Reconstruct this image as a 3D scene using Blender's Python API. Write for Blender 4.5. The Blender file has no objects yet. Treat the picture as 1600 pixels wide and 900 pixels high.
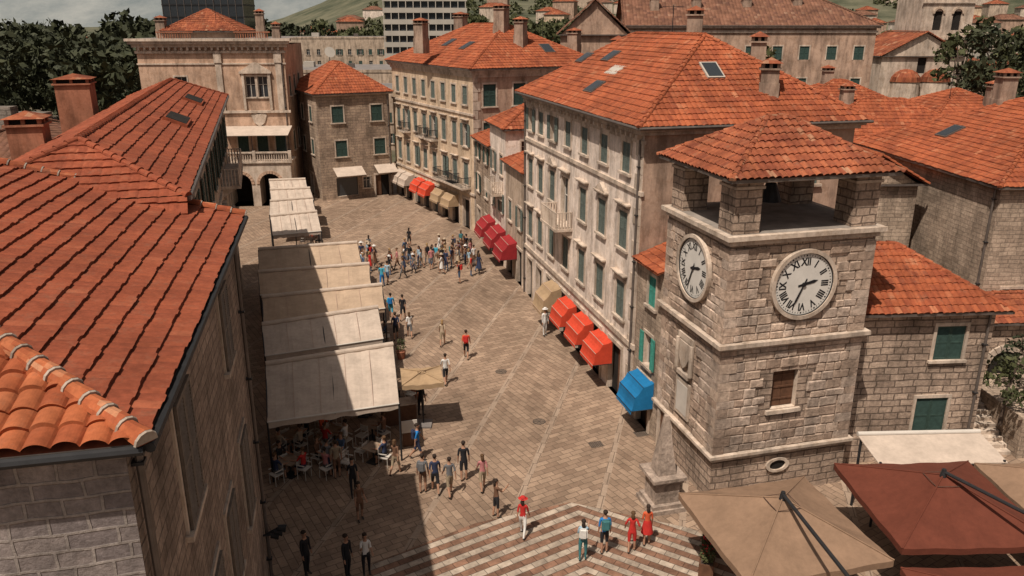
import bpy, bmesh, math, random
import numpy as np
from mathutils import Vector, Matrix
rnd = random.Random(7)
SC = bpy.context.scene
COL = SC.collection
def V(*a): return Vector(a)

# ------------------------------------------------------------------ materials
MATS = {}
class NT:
    def __init__(s, name):
        s.m = bpy.data.materials.new(name); s.m.use_nodes = True
        s.nt = s.m.node_tree; s.b = s.nt.nodes['Principled BSDF']
        s.b.inputs['Specular IOR Level'].default_value = 0.2
        MATS[name] = s.m
    def n(s, t, **k):
        nd = s.nt.nodes.new(t)
        for a, b in k.items():
            if a.startswith('i_'):
                key = a[2:]
                key = int(key) if key.isdigit() else key.replace('_', ' ')
                nd.inputs[key].default_value = b
            else: setattr(nd, a, b)
        return nd
    def l(s, a, b): s.nt.links.new(a, b)
    def math(s, op, a, b=None):
        nd = s.n('ShaderNodeMath', operation=op)
        for i, x in enumerate((a, b)):
            if x is None: continue
            if isinstance(x, (int, float)): nd.inputs[i].default_value = x
            else: s.l(x, nd.inputs[i])
        return nd.outputs[0]
    def mix(s, blend, fac, a, b):
        nd = s.n('ShaderNodeMix', data_type='RGBA', blend_type=blend)
        for i, x in ((0, fac), (6, a), (7, b)):
            if isinstance(x, (int, float)): nd.inputs[i].default_value = x
            elif isinstance(x, tuple): nd.inputs[i].default_value = (*x, 1) if len(x) == 3 else x
            else: s.l(x, nd.inputs[i])
        return nd.outputs[2]
    def uv(s): return s.n('ShaderNodeTexCoord').outputs['UV']
    def geo(s): return s.n('ShaderNodeNewGeometry').outputs['Position']
    def noise(s, vec, scale, detail=4, rough=.6):
        nd = s.n('ShaderNodeTexNoise', i_Scale=scale, i_Detail=detail, i_Roughness=rough)
        s.l(vec, nd.inputs['Vector']); return nd.outputs['Fac']
    def ramp(s, fac, stops):
        nd = s.n('ShaderNodeValToRGB'); cr = nd.color_ramp
        while len(cr.elements) < len(stops): cr.elements.new(.5)
        for e, (p, c) in zip(cr.elements, stops):
            e.position = p; e.color = (*c, 1) if len(c) == 3 else c
        s.l(fac, nd.inputs[0]); return nd.outputs[0]
    def streak(s, lo, scale=1.6):
        mp = s.n('ShaderNodeMapping', vector_type='POINT'); s.l(s.geo(), mp.inputs[0]); mp.inputs['Scale'].default_value = (1, 1, .2)
        return s.ramp(s.noise(mp.outputs[0], scale, 5, .7), [(.36, g(lo)), (.56, g(1.03))])
    def bump(s, h, strength=.5, dist=.02):
        nd = s.n('ShaderNodeBump', i_Strength=strength, i_Distance=dist)
        s.l(h, nd.inputs['Height']); s.l(nd.outputs[0], s.b.inputs['Normal'])
    def fin(s, col, rough=.85):
        if isinstance(col, tuple): s.b.inputs['Base Color'].default_value = (*col, 1)
        else: s.l(col, s.b.inputs['Base Color'])
        s.b.inputs['Roughness'].default_value = rough
        return s.m
def g(v): return (v, v, v)
def flat(name, c, rough=.75, var=.25, scale=1.5, metal=0):
    t = NT(name); n = t.noise(t.geo(), scale, 3)
    f = t.ramp(n, [(.3, g(1-var)), (.7, g(1+var*.4))])
    t.b.inputs['Metallic'].default_value = metal
    return t.fin(t.mix('MULTIPLY', 1.0, c, f), rough)
def plaster(name, c, stain=.5):
    t = NT(name); p = t.geo()
    blot = t.ramp(t.noise(p, .45, 4, .65), [(.33, g(.74)), (.64, g(1.06))])
    patch = t.ramp(t.noise(p, 1.9, 5, .75), [(.40, (.72, .66, .6)), (.50, g(1.0))])
    fine = t.noise(p, 9, 3)
    col = t.mix('MULTIPLY', 1.0, t.mix('MULTIPLY', 1.0, c, t.streak(1-stain)), blot)
    col = t.mix('MULTIPLY', .55, col, patch)
    col = t.mix('MULTIPLY', .35, col, t.ramp(fine, [(.3, g(.6)), (.7, g(1.1))]))
    t.bump(fine, .4, .018)
    return t.fin(col, .9)
def stone(name, c1, c2, mortar, bw=.55, bh=.27, ms=.018, bump=.6, dist=.03, var=.5, stk=.62):
    t = NT(name); uv = t.uv()
    warp = t.n('ShaderNodeTexNoise', i_Scale=1.3, i_Detail=2); t.l(uv, warp.inputs['Vector'])
    add = t.n('ShaderNodeVectorMath', operation='MULTIPLY_ADD'); t.l(warp.outputs['Color'], add.inputs[0])
    add.inputs[1].default_value = g(.12); t.l(uv, add.inputs[2])
    br = t.n('ShaderNodeTexBrick', i_Scale=1.0, i_Mortar_Size=ms, i_Mortar_Smooth=.4, i_Bias=0.0, i_Brick_Width=bw, i_Row_Height=bh)
    br.offset = .47; br.squash = 1.35; br.squash_frequency = 3
    t.l(add.outputs[0], br.inputs['Vector'])
    for k, c in (('Color1', c1), ('Color2', c2), ('Mortar', mortar)): br.inputs[k].default_value = (*c, 1)
    blot = t.ramp(t.noise(uv, .5, 4, .65), [(.3, g(1-var)), (.62, g(1.1))])
    fine = t.noise(uv, 7, 5, .75)
    col = t.mix('MULTIPLY', 1.0, br.outputs['Color'], blot)
    col = t.mix('MULTIPLY', 1.0, col, t.streak(stk, 1.1))
    col = t.mix('MULTIPLY', .7, col, t.ramp(fine, [(.34, g(.5)), (.66, g(1.18))]))
    h = t.math('ADD', t.math('MULTIPLY', br.outputs['Fac'], -1.0), t.math('MULTIPLY', fine, .9))
    t.bump(h, bump, dist)
    return t.fin(col, .92)
def tiles(name, cols, p=.25, row=.38, bump=False, weather=.35, lichen=.35):
    t = NT(name); uv = t.uv()
    sx = t.n('ShaderNodeSeparateXYZ'); t.l(uv, sx.inputs[0])
    cu = t.math('FLOOR', t.math('DIVIDE', sx.outputs[0], p)); cv = t.math('FLOOR', t.math('DIVIDE', sx.outputs[1], row))
    cb = t.n('ShaderNodeCombineXYZ'); t.l(cu, cb.inputs[0]); t.l(cv, cb.inputs[1])
    wn = t.n('ShaderNodeTexWhiteNoise'); t.l(cb.outputs[0], wn.inputs['Vector'])
    col = t.ramp(wn.outputs[0], [(0, cols[0]), (.45, cols[1]), (.92, cols[2]), (1, cols[3])])
    blot = t.ramp(t.noise(t.geo(), .55, 6, .7), [(.34, g(1-weather)), (.6, g(1.08))])
    fine = t.noise(t.geo(), 9, 4, .7)
    col = t.mix('MULTIPLY', 1.0, col, blot)
    li = t.ramp(t.noise(t.geo(), 2.2, 6, .8), [(.53, g(0)), (.66, g(1))])
    col = t.mix('MIX', t.math('MULTIPLY', li, lichen), col, (.15, .085, .055))
    col = t.mix('MULTIPLY', .5, col, t.ramp(fine, [(.32, g(.5)), (.66, g(1.12))]))
    if bump:
        w = t.math('ABSOLUTE', t.math('SINE', t.math('MULTIPLY', sx.outputs[0], math.pi/p)))
        fr = t.math('FRACT', t.math('DIVIDE', sx.outputs[1], row))
        t.bump(t.math('SUBTRACT', w, fr), .9, .08)
    else: t.bump(fine, .3, .01)
    return t.fin(col, .85)
TC = [(.235, .06, .028), (.31, .083, .035), (.355, .10, .042), (.39, .155, .08)]
tiles('terracotta', TC, lichen=.5); tiles('terracotta_big', [(.33, .085, .035), (.39, .11, .043), (.44, .135, .055), (.46, .22, .12)], .36, .42)
tiles('terracotta_flat', [(.225, .058, .029), (.25, .064, .031), (.275, .072, .034), (.30, .09, .045)], .24, .40, weather=.3, lichen=.4)
TO = [(.21, .058, .03), (.28, .082, .039), (.35, .11, .05), (.37, .20, .12)]
tiles('terracotta_old', TO, weather=.45, lichen=.6)
tiles('terracotta_far', TO, .5, .6, True, .45)
tiles('brown_tiles', [(.14, .065, .045), (.19, .09, .055), (.23, .11, .07), (.26, .15, .1)], .4, .5, True, .4)
stone('tower_stone', (.55, .415, .32), (.38, .28, .215), (.21, .155, .12), .60, .30, .028, 1.0, .06, .42)
stone('house_stone', (.52, .405, .31), (.38, .29, .22), (.30, .235, .18), .46, .22, .016, .8, .04, .38)
stone('near_wall_stone', (.42, .325, .26), (.29, .22, .175), (.20, .155, .125), .62, .27, .02, .8, .035, .35)  # the near house walls' own stone colour
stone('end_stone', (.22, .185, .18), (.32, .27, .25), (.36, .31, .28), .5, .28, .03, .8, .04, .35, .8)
stone('back_stone', (.45, .34, .25), (.33, .245, .185), (.24, .18, .14), .6, .28, .02, .7, .03, .4)
stone('grey_wall', (.28, .24, .2), (.2, .17, .145), (.14, .12, .1), .8, .35, .03, .8, .05, .4)
plaster('white_plaster', (.82, .695, .60), .42)
plaster('yellow_plaster', (.63, .48, .34), .35)
plaster('pink_plaster', (.45, .31, .23), .45)
plaster('beige_plaster', (.50, .39, .30), .45)
plaster('palace_plaster', (.54, .365, .26), .38)
plaster('trim_stone', (.58, .475, .385), .4)
plaster('chimney_plaster', (.38, .275, .21), .5)
plaster('chimney_red', (.36, .15, .09), .35)
plaster('mortar', (.42, .35, .29), .4)
flat('shutter_grey', (.11, .135, .12), .6, .3, 6)
flat('shutter_dark', (.035, .065, .055), .6, .3, 6)
flat('shutter_teal', (.05, .24, .19), .6, .25, 6)
flat('shutter_brown', (.17, .14, .115), .7, .3, 6)
flat('wood', (.12, .06, .035), .7, .3, 5)
flat('wood_rail', (.30, .22, .16), .8, .3, 5)
flat('white_frame', (.5, .46, .41), .6, .15)
flat('metal_dark', (.035, .035, .037), .5, .2, 4, .4)
flat('zinc', (.16, .135, .12), .5, .25, 3, .5)
flat('iron_cover', (.14, .105, .08), .7, .3, 5)
flat('asphalt_grey', (.2, .18, .17), .9, .3, .5)
flat('office_white', (.42, .38, .33), .7, .15, .3)
flat('dark_inside', (.02, .017, .015), .9, .3)
t = NT('glass'); t.fin((.03, .035, .04), .12); t.b.inputs['Specular IOR Level'].default_value = .6
flat('roof_floor', (.27, .235, .205), .9, .35, 1.2)
def fabric(name, c, rib=0):
    t = NT(name)
    n = t.ramp(t.noise(t.geo(), 1.1, 4, .6), [(.3, g(.82)), (.7, g(1.05))])
    col = t.mix('MULTIPLY', 1.0, c, n)
    st = t.ramp(t.noise(t.geo(), 5, 4, .7), [(.32, g(.8)), (.6, g(1.03))])
    col = t.mix('MULTIPLY', .6, col, st)
    fine = t.noise(t.geo(), 3.5, 3)
    t.bump(fine, .3, .05)
    return t.fin(col, .88)
fabric('cream_fabric', (.48, .395, .325)); fabric('cream_fabric_old', (.42, .31, .22))
fabric('beige_fabric', (.235, .15, .098)); fabric('maroon_fabric', (.12, .034, .02)); fabric('tan_fabric', (.36, .25, .15))
fabric('red_fabric', (.54, .06, .028)); fabric('crimson_fabric', (.27, .022, .025)); fabric('blue_fabric', (.012, .15, .34))
flat('seam', (.42, .30, .24), .8, .1); flat('seam_dark', (.10, .06, .045), .8, .1)

def leafmat(name, a, b):
    t = NT(name); p = t.geo()
    n = t.noise(p, .6, 3); n2 = t.noise(p, 7, 2)
    col = t.mix('MULTIPLY', .5, t.ramp(n, [(.3, a), (.7, b)]), t.ramp(n2, [(.3, g(.5)), (.7, g(1.3))]))
    return t.fin(col, .7)
leafmat('foliage', (.035, .042, .018), (.09, .095, .04))
leafmat('foliage_dark', (.024, .030, .016), (.055, .06, .03))
flat('bark', (.09, .065, .05), .9, .4, 5); flat('flower_red', (.5, .03, .04), .7)

def paving():
    t = NT('paving'); uv = t.uv()
    def rot(a):
        m = t.n('ShaderNodeMapping'); t.l(uv, m.inputs[0]); m.inputs['Rotation'].default_value = (0, 0, a); return m.outputs[0]
    base = math.radians(14)
    loc = rot(base)
    sx = t.n('ShaderNodeSeparateXYZ'); t.l(loc, sx.inputs[0])
    def brick(a, w, h, c1, c2, m, ms=.016):
        b = t.n('ShaderNodeTexBrick', i_Scale=1.0, i_Mortar_Size=ms, i_Mortar_Smooth=.2, i_Brick_Width=w, i_Row_Height=h, i_Bias=0.0)
        t.l(rot(a), b.inputs['Vector'])
        for k, c in (('Color1', c1), ('Color2', c2), ('Mortar', m)): b.inputs[k].default_value = (*c, 1)
        return b
    c1, c2, m = (.35, .25, .178), (.235, .162, .115), (.13, .092, .068)
    A = brick(base+math.radians(45), .62, .30, c1, c2, m); B = brick(base-math.radians(45), .62, .30, c1, c2, m)
    z = t.math('GREATER_THAN', t.math('SINE', t.math('MULTIPLY', sx.outputs[0], math.pi/3.2)), 0.0)
    col = t.mix('MIX', z, A.outputs['Color'], B.outputs['Color'])
    fr = t.math('ABSOLUTE', t.math('SUBTRACT', t.math('FRACT', t.math('DIVIDE', sx.outputs[0], 3.2)), .5))
    band = t.math('GREATER_THAN', fr, .46)
    C = brick(base, .3, .9, (.37, .28, .21), (.29, .215, .16), m)
    col = t.mix('MIX', band, col, C.outputs['Color'])
    fac = t.mix('MIX', band, t.mix('MIX', z, A.outputs['Fac'], B.outputs['Fac']), C.outputs['Fac'])
    blot = t.ramp(t.noise(uv, .16, 6, .65), [(.34, g(.74)), (.66, g(1.14))])
    blot2 = t.ramp(t.noise(uv, 1.3, 5, .7), [(.3, g(.74)), (.7, g(1.12))])
    fine = t.noise(uv, 14, 3)
    col = t.mix('MULTIPLY', 1.0, t.mix('MULTIPLY', 1.0, col, blot), blot2)
    col = t.mix('MULTIPLY', .35, col, t.ramp(fine, [(.3, g(.55)), (.7, g(1.18))]))
    h = t.math('SUBTRACT', t.math('MULTIPLY', fine, .4), fac)
    t.bump(h, .3, .012)
    t.fin(col, .66)
paving()
def stripe_mat():
    t = NT('striped_paving'); uv = t.uv()
    sx = t.n('ShaderNodeSeparateXYZ'); t.l(uv, sx.inputs[0])
    ax = t.math('ABSOLUTE', t.math('SUBTRACT', sx.outputs[0], 2.6))
    q = t.math('ADD', sx.outputs[1], t.math('MULTIPLY', ax, .62))
    r = t.math('SUBTRACT', ax, t.math('MULTIPLY', sx.outputs[1], .62))
    rowi = t.math('FLOOR', t.math('DIVIDE', q, .34))
    cb = t.n('ShaderNodeCombineXYZ'); t.l(r, cb.inputs[0]); t.l(q, cb.inputs[1])
    b = t.n('ShaderNodeTexBrick', i_Scale=1.0, i_Mortar_Size=.018, i_Brick_Width=.62, i_Row_Height=.34, i_Bias=0.0)
    t.l(cb.outputs[0], b.inputs['Vector'])
    for k, c in (('Color1', g(1.0)), ('Color2', g(.62)), ('Mortar', g(.35))): b.inputs[k].default_value = (*c, 1)
    odd = t.math('GREATER_THAN', t.math('FRACT', t.math('MULTIPLY', rowi, .5)), .25)
    col = t.mix('MIX', odd, (.47, .385, .305), (.27, .15, .10))
    col = t.mix('MULTIPLY', 1.0, col, b.outputs['Color'])
    col = t.mix('MULTIPLY', 1.0, col, t.ramp(t.noise(uv, 1.6, 6, .75), [(.36, g(.52)), (.62, g(1.08))]))
    t.bump(t.math('MULTIPLY', b.outputs['Fac'], -1.0), .35, .012)
    t.fin(col, .66)
stripe_mat()
def ground_mat():
    t = NT('earth'); p = t.geo()
    c = t.ramp(t.noise(p, .02, 6), [(.35, (.06, .065, .035)), (.5, (.12, .10, .07)), (.65, (.17, .14, .11))])
    t.fin(t.mix('MULTIPLY', .6, c, t.ramp(t.noise(p, .4, 5), [(.3, g(.5)), (.7, g(1.2))])), .95)
ground_mat()
def hill_mat(name, a, b, s):
    t = NT(name); p = t.geo()
    c = t.ramp(t.noise(p, s, 8, .7), [(.38, a), (.6, b)])
    t.fin(c, 1.0)
hill_mat('hazy_rock', (.115, .14, .15), (.235, .25, .245), .004)  # bluish grey: distance haze is mixed into the rock colour
hill_mat('hill_green', (.04, .048, .028), (.12, .115, .075), .03)

# ------------------------------------------------------------------ mesh tools
def set_uv(me):
    n = len(me.polygons)
    if not n: return
    uvl = me.uv_layers.new(name='UVMap')
    co = np.empty(len(me.vertices)*3); me.vertices.foreach_get('co', co); co = co.reshape(-1, 3)
    pn = np.empty(n*3); me.polygons.foreach_get('normal', pn); pn = pn.reshape(-1, 3)
    lt = np.empty(n, dtype=np.int32); me.polygons.foreach_get('loop_total', lt)
    vi = np.empty(len(me.loops), dtype=np.int32); me.loops.foreach_get('vertex_index', vi)
    L = np.repeat(pn, lt, axis=0); P = co[vi]
    hor = np.hypot(L[:, 0], L[:, 1]); up = np.abs(L[:, 2]) > .93
    hs = np.where(hor < 1e-6, 1, hor)
    tx, ty = -L[:, 1]/hs, L[:, 0]/hs
    flip = np.where(np.abs(tx) > np.abs(ty), np.sign(tx), np.sign(ty)); tx *= flip; ty *= flip
    u = P[:, 0]*tx+P[:, 1]*ty; v = P[:, 2]/np.maximum(hs, .3)
    u = np.where(up, P[:, 0], u); v = np.where(up, P[:, 1], v)
    uvl.data.foreach_set('uv', np.column_stack([u, v]).ravel())
def empty(name, loc):
    e = bpy.data.objects.new(name, None); e.location = loc; COL.objects.link(e); e.empty_display_size = .5
    return e
class Acc:
    def __init__(s, name, loc, single=False):
        s.name = name; s.loc = Vector(loc); s.parts = {}; s.single = single; s.extra = []
        s.par = None if single else empty(name, s.loc)
    def poly(s, part, mat, pts):
        vs, fs, ms = s.parts.setdefault(part if not s.single else 'body', ([], [], []))
        b = len(vs); vs.extend([Vector(p) for p in pts]); fs.append(tuple(range(b, b+len(pts)))); ms.append(mat)
    def mesh(s, part, mat, verts, faces):
        vs, fs, ms = s.parts.setdefault(part if not s.single else 'body', ([], [], []))
        b = len(vs); vs.extend([Vector(p) for p in verts])
        for f in faces: fs.append(tuple(i+b for i in f)); ms.append(mat)
    def hexa(s, part, mat, p):
        s.mesh(part, mat, p, [(0, 3, 2, 1), (4, 5, 6, 7), (0, 1, 5, 4), (1, 2, 6, 5), (2, 3, 7, 6), (3, 0, 4, 7)])
    def box(s, part, mat, F, s0, s1, o0, o1, z0, z1):
        s.hexa(part, mat, [F.pt(a, o, z) for z in (z0, z1) for a, o in ((s0, o0), (s1, o0), (s1, o1), (s0, o1))])
    def cyl(s, part, mat, p0, p1, r0, r1=None, n=10, cap=True):
        r1 = r0 if r1 is None else r1; p0 = Vector(p0); p1 = Vector(p1)
        d = (p1-p0).normalized(); a = d.orthogonal().normalized(); b = d.cross(a)
        vs = [p0+(a*math.cos(2*math.pi*i/n)+b*math.sin(2*math.pi*i/n))*r0 for i in range(n)]+[p1+(a*math.cos(2*math.pi*i/n)+b*math.sin(2*math.pi*i/n))*r1 for i in range(n)]
        fs = [(i, (i+1) % n, n+(i+1) % n, n+i) for i in range(n)]
        if cap: fs += [tuple(range(n))[::-1], tuple(range(n, 2*n))]
        s.mesh(part, mat, vs, fs)
    def done(s):
        res = None
        for part, (vs, fs, ms) in s.parts.items():
            me = bpy.data.meshes.new(part); names = []
            for m in ms:
                if m not in names: names.append(m)
            me.from_pydata(vs, [], fs)
            for m in names: me.materials.append(MATS[m])
            me.polygons.foreach_set('material_index', [names.index(m) for m in ms])
            set_uv(me)
            me.transform(Matrix.Translation(-s.loc)); me.update()
            if s.single:
                o = bpy.data.objects.new(s.name, me); o.location = s.loc
            else:
                o = bpy.data.objects.new(part, me); o.parent = s.par
            COL.objects.link(o); res = o
        return s.par or res
class Fr:
    """facade frame: s along, o outwards, z up"""
    def __init__(s, P, d, side):
        s.P = Vector((P[0], P[1], 0)); l = math.hypot(*d); s.d = Vector((d[0]/l, d[1]/l, 0))
        s.o = Vector((s.d.y, -s.d.x, 0))*side
    def pt(s, a, o, z): return s.P+s.d*a+s.o*o+Vector((0, 0, z))
class Fac:
    def __init__(s, acc, F, L, H, mat, z0=0, depth=.22):
        s.a = acc; s.F = F; s.L = L; s.H = H; s.mat = mat; s.z0 = z0; s.op = []; s.depth = depth
    def opening(s, s0, s1, z0, z1, back='glass', reveal='trim_stone'):
        s.op.append((s0, s1, z0, z1, back, reveal))
    def build(s):
        F = s.F; a = s.a
        S = sorted({0, s.L, *[o[0] for o in s.op], *[o[1] for o in s.op]}); Z = sorted({s.z0, s.H, *[o[2] for o in s.op], *[o[3] for o in s.op]})
        S = [x for x in S if 0 <= x <= s.L]; Z = [z for z in Z if s.z0 <= z <= s.H]
        for i in range(len(S)-1):
            for j in range(len(Z)-1):
                c = ((S[i]+S[i+1])/2, (Z[j]+Z[j+1])/2)
                if any(o[0] < c[0] < o[1] and o[2] < c[1] < o[3] for o in s.op): continue
                a.poly('walls', s.mat, [F.pt(S[i], 0, Z[j]), F.pt(S[i+1], 0, Z[j]), F.pt(S[i+1], 0, Z[j+1]), F.pt(S[i], 0, Z[j+1])])
        for s0, s1, z0, z1, back, rv in s.op:
            D = -s.depth
            q = [(s0, z0), (s1, z0), (s1, z1), (s0, z1)]
            for k in range(4):
                p, r = q[k], q[(k+1) % 4]
                a.poly('window_reveals', rv, [F.pt(p[0], 0, p[1]), F.pt(r[0], 0, r[1]), F.pt(r[0], D, r[1]), F.pt(p[0], D, p[1])])
            a.poly('windows', back, [F.pt(x, D, z) for x, z in q])
    def window(s, c, z0, z1, w=1.0, shut='closed', smat='shutter_grey', surround=True, hood=False, sill=True, slats=False, proud=False):
        a = s.a; F = s.F; s0, s1 = c-w/2, c+w/2
        s.opening(s0, s1, z0, z1)
        fd = -s.depth
        for x0, x1, y0, y1 in ((s0, s1, z1-.06, z1-.002), (s0+.002, s0+.06, z0, z1-.062), (s1-.06, s1-.002, z0, z1-.062), (c-.03, c+.03, z0, z1-.062)):
            a.box('window_frames', 'white_frame', F, x0, x1, fd+.01, fd+.06, y0, y1)
        a.box('window_frames', 'white_frame', F, s0+.062, s1-.062, fd+.012, fd+.05, (z0+z1)/2+.2, (z0+z1)/2+.25)
        if surround:
            f = .13
            a.box('window_surrounds', 'trim_stone', F, s0-f, s0-.002, -.03, .05, z0, z1); a.box('window_surrounds', 'trim_stone', F, s1+.002, s1+f, -.03, .05, z0, z1)
            a.box('window_surrounds', 'trim_stone', F, s0-f, s1+f, -.03, .055, z1+.003, z1+f+.02)
        if sill: a.box('window_sills', 'trim_stone', F, s0-.2, s1+.2, -.03, .14, z0-.12, z0-.003)
        if hood:
            a.box('window_hoods', 'trim_stone', F, s0-.22, s1+.22, -.02, .2, z1+.30, z1+.38); a.box('window_hoods', 'trim_stone', F, s0-.28, s1+.28, -.02, .26, z1+.383, z1+.45)
        def leaf(x0, x1, o0, o1):
            a.box('shutters', smat, F, x0, x0+.07, o0, o1, z0, z1); a.box('shutters', smat, F, x1-.07, x1, o0, o1, z0, z1)
            a.box('shutters', smat, F, x0+.07, x1-.07, o0, o1, z0, z0+.09); a.box('shutters', smat, F, x0+.07, x1-.07, o0, o1, z1-.09, z1)
            a.box('shutters', smat, F, x0+.07, x1-.07, o0, o1, (z0+z1)/2-.04, (z0+z1)/2+.04)
            n = 14 if slats else 7
            for half in ((z0+.09, (z0+z1)/2-.04), ((z0+z1)/2+.04, z1-.09)):
                st = (half[1]-half[0])/n
                for i in range(n):
                    zz = half[0]+i*st
                    a.poly('shutters', smat, [F.pt(x0+.07, o1-.005, zz), F.pt(x1-.07, o1-.005, zz), F.pt(x1-.07, o0+.01, zz+st), F.pt(x0+.07, o0+.01, zz+st)])
        oo = (.06, .115) if proud else (-.06, -.015)
        if shut == 'closed': leaf(s0+.01, c-.005, *oo); leaf(c+.005, s1-.01, *oo)
        elif shut == 'open': leaf(s0-w/2, s0-.01, .06, .1); leaf(s1+.01, s1+w/2, .06, .1)
        elif shut == 'half': leaf(s0-w/2, s0-.01, .06, .1); leaf(c+.005, s1-.01, -.06, -.015)
    def door(s, c, w, z1, back='dark_inside', dm='wood'):
        s.opening(c-w/2, c+w/2, s.z0 if s.z0 > 0 else 0.0, z1, back)
        a = s.a; F = s.F
        a.box('door_surrounds', 'trim_stone', F, c-w/2-.18, c-w/2-.002, -.03, .06, 0, z1); a.box('door_surrounds', 'trim_stone', F, c+w/2+.002, c+w/2+.18, -.03, .06, 0, z1)
        a.box('door_surrounds', 'trim_stone', F, c-w/2-.18, c+w/2+.18, -.03, .065, z1+.003, z1+.2)
        if dm: a.box('doors', dm, F, c-w/2+.01, c-w*.08, -.19, -.14, .02, z1-.01)
def bands(a, F, s0, s1, zs, mat='trim_stone', part='cornice'):
    for z0, z1, o in zs: a.box(part, mat, F, s0-o, s1+o, -.05, o, z0, z1)
def tile_plane(par, pts, mat, p=.25, row=.38, ns=4, amp=.035, lift=.035):
    P = [Vector(q) for q in pts]; e = (P[1]-P[0]).normalized(); n = e.cross(P[-1]-P[0]).normalized()
    if n.z < 0: n = -n
    gd = n.cross(e); gd = gd if gd.z > 0 else -gd
    o = P[0]; A = [(q-o).dot(e) for q in P]; Bq = [(q-o).dot(gd) for q in P]
    a0, a1, b1 = min(A), max(A), max(Bq)
    na = max(2, int(math.ceil((a1-a0)/p))*ns+1); nr = max(1, int(math.ceil(b1/row)))
    av = a0+np.arange(na)*p/ns
    ph = np.arange(na) % ns/ns
    hh = np.abs(np.sin(math.pi*ph))**.7*amp
    col = np.arange(na)//ns
    rs = np.random.RandomState(int(abs(P[0].x*37+P[0].y*11)) % 9999)
    lines = []
    nt_ = col.max()+1
    sag = np.interp(av, np.linspace(av[0], av[-1], 9), rs.uniform(-.02, .02, 9))
    for r in range(nr):
        jt = rs.uniform(-.35, .35, nt_)[col]*lift*.5; js = rs.uniform(-.022, .022, nt_)[col]
        lines.append((r*row+js, hh+lift+jt+sag)); lines.append(((r+1)*row+js*.0, hh*.9+sag))
    vs = np.empty((len(lines), na, 3)); E = np.array(e); G_ = np.array(gd); N = np.array(n); O = np.array(o)
    for k, (b, h) in enumerate(lines):
        b = np.broadcast_to(b, (na,))
        vs[k] = O+np.outer(av, E)+np.outer(b, G_)+np.outer(h+.03, N)
    idx = np.arange(len(lines)*na).reshape(len(lines), na)
    F = np.stack([idx[:-1, :-1], idx[:-1, 1:], idx[1:, 1:], idx[1:, :-1]], axis=-1).reshape(-1, 4)
    me = bpy.data.meshes.new('roof_tiles'); me.from_pydata(vs.reshape(-1, 3).tolist(), [], F.tolist())
    bm = bmesh.new(); bm.from_mesh(me)
    cen = sum(P, Vector())/len(P)
    for i in range(len(P)):
        q, r = P[i], P[(i+1) % len(P)]
        nn = (r-q).cross(n).normalized()
        if (cen-q).dot(nn) > 0: nn = -nn
        if i == 0: continue
        bmesh.ops.bisect_plane(bm, geom=bm.verts[:]+bm.edges[:]+bm.faces[:], plane_co=q, plane_no=nn, clear_outer=True)
    bm.to_mesh(me); bm.free()
    me.materials.append(MATS[mat])
    uvl = me.uv_layers.new(name='UVMap')
    co = np.empty(len(me.vertices)*3); me.vertices.foreach_get('co', co); co = co.reshape(-1, 3)
    vi = np.empty(len(me.loops), dtype=np.int32); me.loops.foreach_get('vertex_index', vi)
    Q = co[vi]-O
    off = (O[0]*7.1+O[1]*3.3) % 50//1*p
    uvl.data.foreach_set('uv', np.column_stack([Q@E-a0+off+.001, Q@G_+.001]).ravel())
    loc = par.location
    me.transform(Matrix.Translation(-loc))
    ob = bpy.data.objects.new('roof_tiles', me); ob.parent = par; COL.objects.link(ob)
def caps(a, p0, p1, r=.11, step=.38, mat='terracotta', mortar=False, part='ridge_tiles'):
    p0 = Vector(p0); p1 = Vector(p1); L = (p1-p0).length; d = (p1-p0)/L; sd = d.cross(Vector((0, 0, 1))).normalized(); up = sd.cross(d)
    if up.z < 0: up = -up
    n = max(1, int(L/step)); st = L/n
    for i in range(n):
        jx = sd*rnd.uniform(-.012, .012)
        b0 = p0+d*(i*st-.03)+jx; b1 = p0+d*((i+1)*st)+jx
        r0, r1 = r*1.12, r*.93
        ring = []
        for b, rr, lf in ((b0, r0, .045), (b1, r1, .02)):
            for k in range(7):
                an = math.pi*k/6; ring.append(b+sd*math.cos(an)*rr+up*(math.sin(an)*rr+lf))
        a.mesh(part, mat, ring, [(k, k+1, k+8, k+7) for k in range(6)]+[tuple(range(7))])
        if mortar:
            rg = []
            for b, rr in ((b0-d*.035, r0*1.0), (b0+d*.0, r0*1.06)):
                for k in range(7):
                    an = math.pi*k/6; rg.append(b+sd*math.cos(an)*rr+up*(math.sin(an)*rr+.03))
            a.mesh(part, 'mortar', rg, [(k, k+1, k+8, k+7) for k in range(6)]+[tuple(range(7))])
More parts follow.
